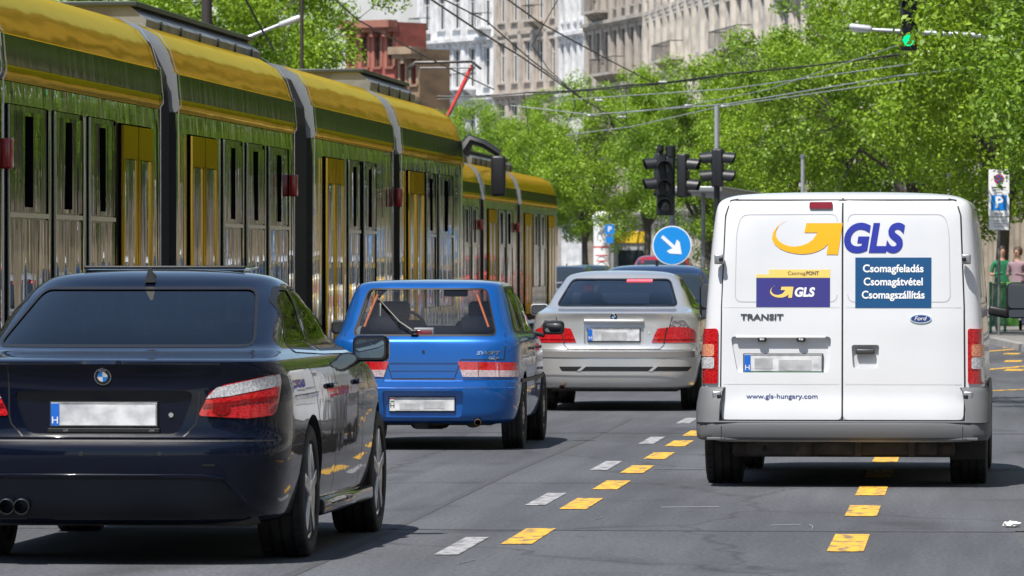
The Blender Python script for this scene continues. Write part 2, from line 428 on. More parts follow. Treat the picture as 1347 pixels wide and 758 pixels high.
def make_car(name, label, cat, loc, rz, L, keys, tap, paint, windows, glassm, wheels, cab, recess=(), rear=None, group=None, glass_front=None, under=True, N=(34,44,16), ds=.028, seats=True, glass_side=None, arch=.055):
    root = thing(name, label, cat, loc, rz, group)
    V, F = loft(keys, N, ds, tap, rear)
    skin = Skin(V, F)
    mb = MB(); mb.add(V, F, paint); body = mb.mesh('body')
    dark = mat('wheel_well', (.015,.015,.015), .8); inner = mat('cabin_trim', (.11,.11,.115), .8)
    # wheel arches, recesses and cabin hollow
    cut = MB()
    (ya, yb, r, tw, hw) = wheels
    for y in (ya, yb):
        for s in (-1, 1):
            cut.lathe([(0.001, s*.50), (r+arch, s*.50), (r+arch, s*1.2), (0.001, s*1.2)], dark, 'X', (0, y, r), 40)
    for poly, y0, y1, m in recess: cut.prism(poly, y0, y1, m)
    if cab:
        cv, cf = loft(cab, (14,16,10), .12, tap); cut.add(cv, cf, inner)
    body = boolean(body, cut.mesh('c'))
    if cab:
        for kind, poly in windows:
            c = MB()
            if kind == 'rear': c.prism(poly, -1.0, (ya+yb)/2, inner)
            elif kind == 'front': c.prism(poly, (ya+yb)/2, 9, inner)
            else: c.prism(poly, -2, 2, inner, 'X')
            body = boolean(body, c.mesh('c'))
    body.polygons.foreach_set('use_smooth', [True]*len(body.polygons)); body.set_sharp_from_angle(angle=R(38))
    bo = link('body', body, root)
    gs = glass_side or glassm
    for kind, poly in windows:
        if kind in ('rear', 'front'):
            g = MB(); skin.patch(g, poly, kind, glassm if kind == 'rear' else (glass_front or glassm), off=-.004, step=.06)
            w_ = g.build('rear_window' if kind == 'rear' else 'windscreen', root, 60)
            sl_ = MB(); skin.line(sl_, poly, .014, kind, BLACK(), .0015, closed=True); sl_.build('seal', w_, 60)
        else:
            for sd in ('right', 'left'):
                g = MB(); skin.patch(g, poly, sd, gs, off=-.003, step=.08); w_ = g.build('side_window', root, 60)
                sl_ = MB(); skin.line(sl_, poly, .02, sd, BLACK(), .002, closed=True); sl_.build('seal', w_, 60)
    if under:
        u = MB(); D = DARKMET(); hw2 = hw-.22
        u.box((0, L/2, .245), (hw2*2, L-.5, .10), D, bev=.03)
        u.tube([(-hw2, ya, r), (hw2, ya, r)], .045, D); u.box((0, ya, r-.03), (.3, .35, .2), D, bev=.05)
        u.tube([(-hw2, yb, r), (hw2, yb, r)], .04, D)
        for s in (-1, 1): u.box((s*(hw2-.12), ya+.1, r-.06), (.06, .5, .05), D, bev=.015)
        u.build('underbody', root, 35)
    if cab and seats:
        sm = mat('seat_fabric', (.13,.14,.16), .9)
        for s in (-.36, .36):
            q = MB(); seat_mesh(q, s, yb-1.45, sm); q.build('seat', root, 40)
        q = MB(); q.box((0, ya+.35, .52), (1.2, .5, .2), sm, bev=.06); q.box((0, ya+.05, .74), (1.22, .14, .5), sm, (-.3,0,0), bev=.05)
        for s in (-.38, .38): q.box((s, ya-.03, 1.0), (.26, .09, .13), sm, bev=.035)
        q.build('rear_bench', root, 40)
        q = MB(); q.box((0, yb-.45, .86), (1.25, .35, .22), mat('dash', (.02,.02,.022), .7), bev=.05); q.build('dashboard', root, 40)
        q = MB(); q.lathe([(.185+.014*math.cos(a), .014*math.sin(a)) for a in [2*math.pi*k/8 for k in range(8)]], BLACK(), 'Y', (0,0,0), 28, closed=True)
        q.box((0,0,0), (.34, .03, .05), BLACK()); o = q.build('steering_wheel', root, 60, loc=(-.36, yb-.78, .93)); o.rotation_euler.x = R(25)
    return root, skin, bo
def four_wheels(root, spec, rim, style, steer=0):
    ya, yb, r, tw, hw = spec
    for y, st in ((ya, 0), (yb, steer)):
        for s in (-1, 1): make_wheel(root, s*(hw-tw/2-.012), y, r, tw, rim, style, st)
def wing_mirror(root, s, x, y, z, m, w=.2, h=.15, glassy=True):
    mb = MB()
    mb.box((s*(x+.0), y+.03, z), (w, .10, h), m, bev=.035)
    mb.box((s*(x-w/2-.05), y+.03, z-.05), (.14, .05, .035), BLACK(), (0, s*.25, 0), bev=.012)
    o = mb.build('wing_mirror', root, 40)
    g = MB(); g.prism(rrect(s*x-w/2+.012, z-h/2+.012, s*x+w/2-.012, z+h/2-.012, .03), y-.028, y-.022, BLACK())
    g.prism(rrect(s*x-w/2+.022, z-h/2+.022, s*x+w/2-.022, z+h/2-.022, .025), y-.0295, y-.0275, mat('mirror_glass', (.22,.24,.26), .02, 1.0)); g.build('mirror_glass', o)
    return o
def roundel(root, skin, cx, cz, r):
    mb = MB(); K = mat('roundel_black', (.01,.01,.012), .25, coat=.5)
    skin.patch(mb, ellipse(cx, cz, r, r, 28), 'rear', CHROME(), .006, .008, .02)
    skin.patch(mb, ellipse(cx, cz, r*.93, r*.93, 28), 'rear', K, .0075, 0, .02)
    for q in range(4):
        poly = [(cx, cz)]+[(cx+r*.6*math.cos(R(90*q+90*k/6)), cz+r*.6*math.sin(R(90*q+90*k/6))) for k in range(7)]
        skin.patch(mb, poly, 'rear', mat('roundel_blue', (.02,.25,.75), .3) if q in (1,3) else mat('roundel_white', (.8,.8,.8), .3), .009, 0, .03)
    text_on(mb, skin, 'BMW', cx, cz+r*.76, r*.36, mat('roundel_white', (.8,.8,.8), .3), off=.0095)
    return mb.build('badge', root)
def lampred(): 
    return mat('lamp_red', (.34,.002,.005), .10, coat=1., noise=(1.0,(.58,.02,.025),.42,.60,(60,60,190)), spec=.6)
def lampdark(): return mat('lamp_dark_red', (.20,.002,.004), .1, coat=1.)
def lampclear(): return mat('lamp_clear', (.34,.34,.36), .12, coat=1., noise=(1.0,(.62,.63,.65),.42,.6,(150,60,90)))
def lampamber(): return mat('lamp_amber', (.55,.15,.07), .15, coat=1., noise=(1.0,(.68,.34,.22),.4,.6,(90,60,150)))

# ============================================================ the black saloon
def black_saloon():
    a = W(133, 345, 29.75)
    loc = (a.x, 29.75, 0)
    paint = metallic_paint('midnight_paint', (.002,.004,.013), metal=.0, rough=.35)
    K = [(.20,.16,4.70,.78,3.6,3,.6,.8),(.23,.07,4.76,.86,3.6,3,.6,.9),(.30,.035,4.80,.885,3.7,3,.6,.9),(.40,.02,4.83,.905,3.8,3,.6,.9),
         (.55,.0,4.84,.92,3.9,3,.6,.9),(.60,.008,4.83,.922,3.9,3,.6,.9),(.625,.03,4.82,.922,3.9,3,.6,.9),(.66,.05,4.80,.923,3.9,3,.6,.9),
         (.80,.06,4.70,.922,3.8,2.8,.55,.9),(.88,.06,4.55,.912,3.7,2.7,.55,.9),(.95,.045,4.25,.895,3.6,2.6,.5,.9),(.99,.025,3.98,.875,3.5,2.5,.5,.9),
         (1.008,.02,3.85,.862,3.5,2.5,.5,.9),(1.018,.06,3.78,.848,3.4,2.5,.5,.9),(1.035,.25,3.70,.822,3.3,2.5,.5,.8),(1.055,.50,3.64,.79,3.2,2.5,.5,.8),
         (1.075,.60,3.58,.768,3.1,2.4,.5,.8),(1.12,.72,3.46,.745,3.0,2.4,.5,.7),(1.22,1.02,3.12,.72,3.0,2.4,.5,.6),(1.33,1.36,2.74,.675,3.0,2.4,.45,.5),
         (1.375,1.50,2.58,.645,3.0,2.4,.45,.5),(1.405,1.58,2.47,.61,2.9,2.4,.45,.45),(1.43,1.68,2.38,.54,2.8,2.4,.4,.4),(1.448,1.80,2.28,.41,2.6,2.4,.3,.3),(1.458,1.93,2.20,.25,2.4,2.4,.2,.2),(1.462,2.02,2.14,.08,2,2,.1,.1)]
    cab = [(.45,1.15,3.55,.76,3,3,.3,.3),(.97,1.1,3.55,.77,3,3,.3,.3),(1.02,.66,3.52,.72,3,2.5,.4,.6),(1.08,.80,3.40,.685,3,2.5,.4,.6),(1.2,1.10,3.08,.64,3,2.5,.4,.5),(1.32,1.46,2.68,.58,3,2.5,.4,.4),(1.37,1.62,2.45,.5,3,2.5,.4,.4)]
    rw = rounded([(-.655,1.078),(.655,1.078),(.555,1.365),(-.555,1.365)], .05)
    ws = rounded([(-.66,1.09),(.66,1.09),(.56,1.36),(-.56,1.36)], .06)
    sd1 = rounded([(1.20,1.055),(1.98,1.04),(1.93,1.36),(1.72,1.365),(1.45,1.29)], .04)
    sd2 = rounded([(2.06,1.04),(3.05,1.03),(2.96,1.10),(2.62,1.31),(2.48,1.36),(2.01,1.365)], .04)
    wh = (1.10, 3.99, .335, .245, .915)
    rec = rounded([(-.455,.865),(.455,.865),(.38,.652),(-.38,.652)], .05)
    tint = glass('tint_dark', (.03,.045,.08), .95)
    root, sk, body = make_car('saloon_car', 'black saloon with dark tinted rear glass and twin exhausts beside the yellow tram', 'car', loc, R(-1.3), 4.84, K, (2.6,.045,.08,4.84), paint,
        [('rear', rw), ('front', ws), ('side', sd1), ('side', sd2)], tint, wh, cab, recess=[(rec, -1, .094, paint)], glass_front=glass('windscreen_glass', (.55,.6,.6)), glass_side=glass('tint_side', (.04,.05,.05), .55))
    rim = mat('alloy', (.60,.61,.63), .22, .85)
    four_wheels(root, wh, rim, 'spoke5')
    pb = MATS['midnight_paint'].node_tree.nodes['Principled BSDF']; pb.inputs['Specular IOR Level'].default_value = .05; pb.inputs['Coat IOR'].default_value = 1.36
    # tail lights
    for s in (1, -1):
        P = [(.472,.742),(.53,.862),(.60,.896),(.80,.938),(.845,.943),(.848,.90),(.842,.80),(.825,.742),(.71,.728)]
        P = P if s == 1 else mirror(P)
        mb = MB(); sk.patch(mb, rounded(P, .02), 'rear', lampred(), .006, .02, .03); t = mb.build('tail_light', root, 50)
        P2 = [(.51,.826),(.56,.880),(.80,.938),(.842,.943),(.844,.885),(.80,.875),(.62,.838)]
        P2 = P2 if s == 1 else mirror(P2)
        mb = MB(); sk.patch(mb, P2, 'rear', lampclear(), .009, .004, .03); mb.build('clear_lens', t, 50)
        P3 = [(.50,.80),(.62,.812),(.80,.835),(.84,.838),(.838,.825),(.80,.815),(.62,.79),(.495,.78)]
        P3 = P3 if s == 1 else mirror(P3)
        mb = MB(); sk.patch(mb, P3, 'rear', lampdark(), .0095, 0, .03)
        sk.patch(mb, ellipse(s*.585,.775,.045,.032,16), 'rear', lampdark(), .0095, 0, .02); mb.build('dark_band', t, 50)
    # creases, lid gap and bumper lines
    g = MB(); G = BLACK()
    sk.line(g, [(-.475,.99),(-.472,.742),(-.46,.70),(-.40,.636),(.40,.636),(.46,.70),(.472,.742),(.478,.86)], .008, 'rear', G)
    sk.line(g, [(-.86,.617),(.86,.617)], .007, 'rear', G)
    for yy in (1.99, 3.10): sk.line(g, [(yy,.30),(yy-.02,.6),(yy+.02,1.03)], .008, 'right', G); sk.line(g, [(yy,.30),(yy-.02,.6),(yy+.02,1.03)], .008, 'left', G)
    for sd in ('right','left'): sk.line(g, [(1.16,1.03),(1.25,.80),(1.46,.55),(1.5,.32)], .008, sd, G)
    g.build('seam', root, 60)
    b = MB(); sk.patch(b, rounded([(-.72,.235),(.72,.235),(.60,.425),(.50,.44),(-.50,.44),(-.60,.425)], .03), 'rear', mat('diffuser', (.004,.006,.010), .2, spec=.3), .006, .02, .05)
    b.box((0, .55, .25), (1.5, .7, .12), DARKMET(), bev=.04); b.build('rear_diffuser', root, 40)
    b = MB(); sk.line(b, [(-.73,.30),(-.61,.43),(-.5,.447),(.5,.447),(.61,.43),(.73,.27)], .014, 'rear', paint, .010); b.tube([sk.pt(x, z, 'rear', .006) for x, z in ((-.70,.32),(-.63,.40),(-.60,.435),(-.5,.45),(-.25,.45),(0,.45),(.25,.45),(.5,.45),(.60,.435),(.63,.40),(.70,.32))], .007, MATS['midnight_paint'], 8); b.build('bumper_crease', root, 60)
    b = MB(); b.tube([sk.pt(x, .632, 'rear', .002) for x in np.linspace(-.84,.84,15)], .007, MATS['midnight_paint'], 8); b.build('boot_edge', root, 60)
    b = MB()
    for x in (-.62,-.10,.29,.82):
        z = .555 if abs(x) < .7 else .55
        b = MB(); sk.patch(b, ellipse(x, z, .012, .012, 12), 'rear', G, .003, 0, .01); b.build('parking_sensor', root, 50)
    b = MB(); sk.line(b, [(.50,.50),(.56,.50)], .01, 'rear', G, .002); b.build('tow_cover', root, 50)
    plate(root, sk, .0, .745, .094, .53, .115)
    b = MB(); b.box((0,.085,.668), (.56,.03,.022), BLACK(), bev=.004); text_flat(b, '///M', (-.19,.068,.667), .016, CHROME()); text_flat(b, '///M', (.24,.068,.667), .016, CHROME())
    b.lathe([(.012,-.001),(.012,-.008),(0,-.008)], CHROME(), 'Y', (.335,.092,.745), 14); b.build('plate_surround', root)
    b = MB()
    for k in range(9): z_ = 1.105+.028*k; sk.line(b, [(-.60+.28*(z_-1.08)/1,z_),(.60-.28*(z_-1.08)/1,z_)], .0025, 'rear', mat('heater_wire', (.02,.025,.035), .4), -.010)
    b.build('heater_line', root)
    roundel(root, sk, 0, .936, .042)
    for x in (-.475, -.40):
        b = MB(); b.lathe([(.040,.16),(.040,-.03),(.036,-.034),(.034,-.03),(.034,.12),(0,.12)], mat('exhaust_steel', (.16,.16,.17), .25, .95), 'Y', (x,.03,.292), 24); b.build('exhaust_tip', root, 40)
    b = MB(); V = [(-.028,1.52,1.395),(.028,1.52,1.395),(.02,1.70,1.42),(-.02,1.70,1.42),(-.006,1.53,1.475),(.006,1.53,1.475),(.004,1.6,1.45),(-.004,1.6,1.45)]
    b.add(V, [(0,1,5,4),(1,2,6,5),(2,3,7,6),(3,0,4,7),(4,5,6,7)], BLACK()); b.build('roof_aerial', root)
    b = MB(); b.box((.0,2.02,1.472), (.86,.02,.018), BLACK(), bev=.006); b.box((0,2.3,1.462), (.84,.55,.012), mat('sunroof_glass', (.01,.01,.012), .05, coat=1), (.03,0,0), bev=.004); b.build('sunroof', root, 40)
    for s in (-1, 1):
        wing_mirror(root, s, .945, 3.22, 1.03, paint, .20, .145)
        for yy in (1.88, 2.95):
            b = MB(); b.box((s*.925, yy-.1, .86), (.03,.2,.028), paint, bev=.01); b.build('door_handle', root, 40)
        b = MB(); sk.line(b, [(1.2,1.045),(2.0,1.025),(3.0,1.015)], .014, 'right' if s > 0 else 'left', CHROME(), .004); b.build('window_trim', root, 60)
        b = MB(); b.box((s*.885, 2.55, .235), (.06, 2.1, .09), paint, bev=.03); b.build('side_skirt', root, 40)
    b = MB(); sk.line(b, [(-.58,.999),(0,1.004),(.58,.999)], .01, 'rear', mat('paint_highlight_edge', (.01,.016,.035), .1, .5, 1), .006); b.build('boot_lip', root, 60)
    return root

# ============================================================ the blue hatchback
def blue_hatch():
    Y0 = 48.2; a = W(555.5, 345, Y0)
    paint = metallic_paint('azure_paint', (.003,.11,.42), metal=.5, rough=.3)
    K = [(.21,.16,3.60,.68,4,3,.5,.7),(.235,.06,3.66,.72,4.2,3,.5,.8),(.27,.03,3.70,.735,4.4,3,.5,.8),(.36,.015,3.73,.755,4.6,3,.5,.8),(.47,.0,3.74,.765,4.6,3,.5,.8),
         (.497,.0,3.74,.767,4.6,3,.5,.8),(.505,.02,3.74,.767,4.6,3,.5,.8),(.55,.03,3.72,.77,4.6,3,.5,.8),(.565,.075,3.72,.772,4.6,3,.45,.8),(.62,.08,3.70,.774,4.6,3,.45,.8),
         (.72,.085,3.62,.772,4.6,2.8,.45,.8),(.83,.10,3.40,.765,4.6,2.7,.42,.8),(.875,.115,3.10,.755,4.6,2.7,.42,.8),(.90,.14,2.95,.74,4.5,2.6,.42,.7),(.93,.17,2.86,.72,4.4,2.6,.42,.7),
         (1.1,.30,2.48,.67,4.2,2.5,.42,.5),(1.25,.42,2.15,.62,4.1,2.5,.40,.5),(1.31,.48,2.0,.59,4.0,2.5,.4,.5),(1.328,.51,1.95,.565,3.9,2.5,.4,.5),(1.342,.60,1.86,.51,3.6,2.5,.35,.4),(1.353,.75,1.75,.40,3,2.5,.3,.3),(1.36,.95,1.5,.2,2.5,2.4,.2,.2),(1.362,1.1,1.35,.08,2,2,.1,.1)]
    cab = [(.45,.5,2.9,.66,4,3,.3,.3),(.82,.22,2.95,.66,4,3,.3,.5),(.93,.235,2.78,.66,4,2.5,.35,.5),(1.1,.36,2.40,.61,4,2.5,.35,.4),(1.25,.49,2.06,.555,4,2.5,.35,.4),(1.30,.55,1.93,.52,3.8,2.5,.35,.4)]
    rw = rounded([(-.575,.915),(.575,.915),(.475,1.285),(-.475,1.285)], .045)
    ws = rounded([(-.61,.93),(.61,.93),(.53,1.29),(-.53,1.29)], .05)
    s1 = rounded([(.42,.95),(.82,.935),(.82,1.29),(.70,1.285)], .03)
    s2 = rounded([(.87,.935),(1.48,.925),(1.46,1.295),(.87,1.29)], .03)
    s3 = rounded([(1.54,.925),(2.52,.915),(2.42,.97),(1.96,1.27),(1.52,1.295)], .03)
    wh = (.72, 3.06, .285, .17, .775)
    rec = rounded([(-.32,.475),(.33,.475),(.31,.265),(-.31,.265)], .03)
    clear = glass('clear_glass', (.93,.95,.95), 1.15)
    root, sk, body = make_car('hatchback_car', 'bright blue hatchback with rear wiper between the black saloon and silver saloon', 'car', (a.x, Y0, 0), 0, 3.74, K, (1.9,.02,.08,3.74), paint,
        [('rear', rw), ('front', ws), ('side', s1), ('side', s2), ('side', s3)], clear, wh, cab, recess=[(rec, -1, .055, paint)], N=(36,36,14))
    four_wheels(root, wh, mat('steel_rim', (.30,.31,.32), .35, .8), 'hubcap')
    for s in (1, -1):
        P = [(.275,.708),(.735,.700),(.745,.585),(.315,.585)]; Q = [(.297,.642),(.742,.635),(.745,.585),(.315,.585)]
        if s < 0: P, Q = mirror(P), mirror(Q)
        b = MB(); sk.patch(b, P, 'rear', lampred(), .006, .02, .03); t = b.build('tail_light', root, 50)
        b = MB(); sk.patch(b, Q, 'rear', mat('lamp_pink', (.36,.26,.27), .15, coat=1., noise=(1.0,(.55,.46,.47),.42,.6,(120,60,90))), .009, .003, .03); b.build('clear_lens', t, 50)
        b = MB(); sk.line(b, [(s*.44,.705),(s*.44,.59)], .006, 'rear', lampdark(), .0115); sk.line(b, [(s*.60,.703),(s*.60,.59)], .006, 'rear', lampdark(), .0115); b.build('lens_divider', t)
    g = MB(); G = BLACK()
    sk.line(g, [(-.64,.93),(-.655,.87),(-.64,.722),(-.30,.722)], .008, 'rear', G); sk.line(g, [(.64,.93),(.655,.87),(.64,.722),(.30,.722)], .008, 'rear', G)
    sk.line(g, [(-.30,.722),(-.25,.572),(.25,.572),(.30,.722)], .007, 'rear', G)
    sk.line(g, [(-.74,.565),(.74,.565)], .007, 'rear', G); sk.line(g, [(-.75,.500),(.75,.500)], .010, 'rear', G)
    for sd in ('right','left'):
        for yy in (.86, 1.51): sk.line(g, [(yy,.27),(yy,.92)], .008, sd, G)
        sk.line(g, [(.45,.5),(.48,.92)], .007, sd, G); sk.line(g, [(2.45,.27),(2.5,.9)], .008, sd, G)
        sk.line(g, [(.4,.55),(3.4,.55)], .03, sd, G, .008)
    g.build('seam', root, 60)
    b = MB(); sk.line(b, [(-.27,.705),(.27,.705)], .016, 'rear', paint, .008); sk.line(b, [(-.26,.64),(.26,.64)], .01, 'rear', paint, .006); sk.patch(b, [(-.08,.712),(.08,.712),(.06,.70),(-.06,.70)], 'rear', G, .003); b.build('lid_crease', root, 50)
    b = MB(); sk.patch(b, ellipse(0,.785,.011,.014,14), 'rear', BLACK(), .005, .004, .01); b.build('lock', root)
    plate(root, sk, -.005, .368, .055, .52, .112, green='flag', smudge=[(-.10,.16,-.018,.05,0),(.10,.16,-.005,.06,0)])
    b = MB(); text_on(b, sk, 'SWIFT', .52, .775, .040, CHROME(), width=.19, off=.005, bold=.001, shear=.25); text_on(b, sk, 'GLX', .565, .735, .030, CHROME(), width=.09, off=.005, bold=.0008, shear=.25); b.build('lettering', root)
    b = MB(); p0 = sk.pt(-.08,.925,'rear',.03); p1 = sk.pt(-.20,1.0,'rear',.04); p2 = sk.pt(-.385,1.19,'rear',.035)
    b.tube([p0,p1,p2], [.012,.008,.005], BLACK(), 6); b.tube([sk.pt(-.13,.96,'rear',.02), sk.pt(-.26,1.06,'rear',.02), sk.pt(-.395,1.2,'rear',.012)], .006, BLACK(), 6); b.box(p0, (.06,.04,.03), BLACK(), bev=.01); b.build('wiper', root, 40)
    b = MB(); b.box((.01,.52,1.318), (.02,.02,.018), BLACK(), bev=.004); b.build('washer_jet', root)
    for s in (-1, 1):
        b = MB(); b.tube([(s*.40,.45,1.24),(s*.50,.36,.98)], .009, mat('belt_orange', (.50,.12,.03), .7), 6); b.build('seat_belt', root)
        wing_mirror(root, s, .885, 2.32, .955, BLACK(), .18, .115)
        b = MB(); b.box((s*.782, 1.40, .80), (.02,.12,.025), BLACK(), bev=.006); b.box((s*.782, 2.2, .80), (.02,.12,.025), BLACK(), bev=.006); b.build('door_handle', root, 40)
    b = MB(); b.box((.10,1.97,1.245), (.20,.025,.06), BLACK(), bev=.012); b.build('interior_mirror', root, 40)
    b = MB(); b.box((-.02,.38,.94), (.16,.07,.07), mat('brake_lamp_case', (.25,.25,.27), .4), bev=.01); b.box((-.02,.342,.935), (.13,.01,.04), lampdark(), bev=.003); b.build('high_brake_lamp', root, 40)
    b = MB(); b.lathe([(.028,.25),(.028,-.02),(.023,-.022),(.021,.2),(0,.2)], mat('rusty_pipe', (.10,.06,.04), .6, .6), 'Y', (.44,.05,.225), 18)
    b.lathe([(.0,.0),(.07,.01),(.075,.05),(.075,.35),(.0,.4)], DARKMET(), 'Y', (.38,.22,.25), 18); b.build('exhaust_pipe', root, 40)
    b = MB(); b.box((-.2,.20,.235), (1.0,.12,.05), DARKMET(), bev=.015); b.box((-.35,.15,.22), (.08,.1,.09), DARKMET(), bev=.02); b.box((-.02,.16,.20), (.12,.1,.06), DARKMET(), bev=.02); b.build('tow_beam', root, 40)
    return root

# ============================================================ the silver saloon
def silver_saloon():
    Y0 = 61.0; a = W(807, 345, Y0)
    paint = metallic_paint('silver_paint', (.62,.62,.61), metal=.6, rough=.32)
    K = [(.22,.16,4.36,.72,3.8,3,.55,.8),(.245,.05,4.42,.80,4,3,.55,.8),(.30,.02,4.45,.825,4,3,.55,.8),(.40,.0,4.47,.845,4,3,.55,.8),(.55,.0,4.47,.865,4,3,.55,.8),
         (.61,.012,4.46,.869,4,3,.55,.8),(.625,.045,4.45,.869,4,3,.55,.8),(.66,.06,4.43,.87,4,3,.52,.8),(.80,.07,4.32,.866,3.9,2.8,.52,.8),(.90,.07,4.1,.855,3.8,2.7,.5,.8),
         (.96,.055,3.8,.838,3.7,2.6,.5,.8),(.985,.045,3.6,.82,3.6,2.6,.5,.8),(.997,.09,3.5,.805,3.5,2.5,.5,.8),(1.012,.25,3.42,.785,3.4,2.5,.5,.7),(1.03,.44,3.36,.765,3.3,2.5,.5,.7),(1.05,.52,3.30,.745,3.2,2.4,.5,.7),
         (1.10,.62,3.18,.72,3.1,2.4,.5,.6),(1.20,.90,2.88,.672,3.0,2.4,.45,.6),(1.29,1.17,2.60,.622,2.9,2.4,.45,.5),(1.335,1.30,2.46,.59,2.9,2.4,.45,.5),(1.365,1.38,2.36,.55,2.9,2.4,.4,.45),(1.385,1.47,2.28,.49,2.8,2.4,.4,.4),(1.402,1.60,2.2,.39,2.6,2.4,.3,.3),(1.411,1.75,2.1,.24,2.4,2.4,.2,.2),(1.415,1.85,2.02,.08,2,2,.1,.1)]
    cab = [(.45,1.1,3.3,.72,3,3,.3,.3),(.95,1.05,3.3,.73,3,3,.3,.3),(.995,.58,3.24,.70,3,2.5,.4,.6),(1.05,.70,3.12,.67,3,2.5,.4,.6),(1.18,1.0,2.82,.62,3,2.5,.4,.5),(1.28,1.28,2.53,.56,3,2.5,.4,.4),(1.325,1.42,2.38,.5,3,2.5,.4,.4)]
    rw = rounded([(-.615,1.055),(.615,1.055),(.50,1.325),(-.50,1.325)], .05)
    ws = rounded([(-.63,1.06),(.63,1.06),(.54,1.32),(-.54,1.32)], .05)
    s1 = rounded([(1.05,1.04),(1.85,1.02),(1.82,1.315),(1.58,1.32),(1.30,1.24)], .04)
    s2 = rounded([(1.92,1.02),(2.86,1.01),(2.76,1.07),(2.46,1.27),(2.34,1.315),(1.88,1.32)], .04)
    wh = (1.02, 3.75, .315, .215, .865)
    tint = glass('tint_silver_car', (.38,.43,.47), 1.3)
    root, sk, body = make_car('saloon_car', 'silver saloon with lit brake lamp and red tail lights beside the white van', 'car', (a.x, Y0, 0), 0, 4.47, K, (2.4,.04,.08,4.47), paint,
        [('rear', rw), ('front', ws), ('side', s1), ('side', s2)], tint, wh, cab, recess=[(rounded([(-.30,.905),(.30,.905),(.30,.672),(-.30,.672)], .02), -1, .092, paint)], ds=.034, N=(30,34,12))
    four_wheels(root, wh, mat('alloy', (.42,.43,.45), .25, .9), 'spoke5')
    for s in (1, -1):
        P = [(.376,.69),(.435,.832),(.60,.85),(.74,.842),(.80,.82),(.822,.75),(.82,.69)]; Q = [(.555,.84),(.59,.915),(.70,.915),(.76,.84)]; L = [(.38,.69),(.43,.82),(.52,.83),(.50,.69)]
        S = [(.59,.91),(.60,.84),(.76,.84),(.74,.91)]
        if s < 0: P, Q, L, S = map(mirror, (P, Q, L, S))
        b = MB(); sk.patch(b, rounded(P, .015), 'rear', lampred(), .006, .02, .03); t = b.build('tail_light', root, 50)
        b = MB(); sk.patch(b, Q, 'rear', mat('smoked_lens', (.12,.11,.12), .15, coat=1, noise=(40,(.35,.34,.36),.45,.6)), .005, .015, .03); b.build('smoked_lens', t, 50)
        b = MB(); sk.line(b, [(s*.50,.69),(s*.535,.845)], .012, 'rear', BLACK(), .0085); sk.line(b, [(s*.39,.72),(s*.80,.72)], .012, 'rear', lampdark(), .0085); b.build('lens_divider', t, 50)
    g = MB(); G = BLACK()
    sk.line(g, [(-.60,.99),(-.56,.86),(-.50,.66),(-.46,.626),(.46,.626),(.50,.66),(.56,.86),(.60,.99)], .008, 'rear', G)
    sk.line(g, [(-.82,.616),(.82,.616)], .008, 'rear', G)
    for sd in ('right','left'):
        for yy in (1.87, 2.95): sk.line(g, [(yy,.28),(yy,1.0)], .008, sd, G)
        sk.line(g, [(.6,.58),(4.2,.56)], .03, sd, G, .008)
    g.build('seam', root, 60)
    b = MB(); sk.line(b, [(-.84,.575),(-.5,.572),(.5,.572),(.84,.575)], .06, 'rear', mat('bumper_strip', (.16,.155,.15), .45), .008); b.build('bumper_strip', root, 50)
    b = MB(); sk.patch(b, rounded([(-.55,.45),(.78,.45),(.74,.405),(-.52,.405)], .01), 'rear', G, .003, 0, .05)
    for x in (-.36, .36): sk.patch(b, [(x-.01,.405),(x+.05,.455),(x+.09,.455),(x+.03,.405)], 'rear', paint, .008, .01, .03)
    b.build('air_slot', root, 50)
    b = MB(); sk.line(b, [(-.80,.392),(-.4,.385),(.4,.385),(.80,.392)], .016, 'rear', paint, .012); b.build('bumper_lip', root, 50)
    b = MB(); b.box((0,.068,.905), (.61,.05,.035), paint, bev=.012); b.build('boot_grip', root, 40)
    plate(root, sk, 0, .765, .092, .52, .125, smudge=[(0,.26,-.01,.08,0)])
    roundel(root, sk, 0, .953, .036)
    b = MB(); sk.patch(b, ellipse(.355,.79,.012,.014,12), 'rear', CHROME(), .004, .003, .01); b.build('lock', root)
    b = MB(); q = sk.pt(.19,1.305,'rear',-.03); sk.patch(b, [(.065,1.30),(.325,1.30),(.325,1.322),(.065,1.322)], 'rear', mat('brake_lamp_lit', (.6,.02,.03), .4, emit=(1,.16,.2), estr=1.2), .004, .01, .05); b.build('high_brake_lamp', root, 40)
    for s in (-1, 1): wing_mirror(root, s, .96, 3.0, 1.0, BLACK() if s > 0 else paint, .19, .125)
    b = MB(); b.lathe([(.03,.2),(.03,-.02),(.025,-.022),(.025,.15),(0,.15)], mat('rusty_pipe', (.10,.06,.04), .6, .6), 'Y', (-.52,.05,.245), 16); b.build('exhaust_pipe', root, 40)
    return root

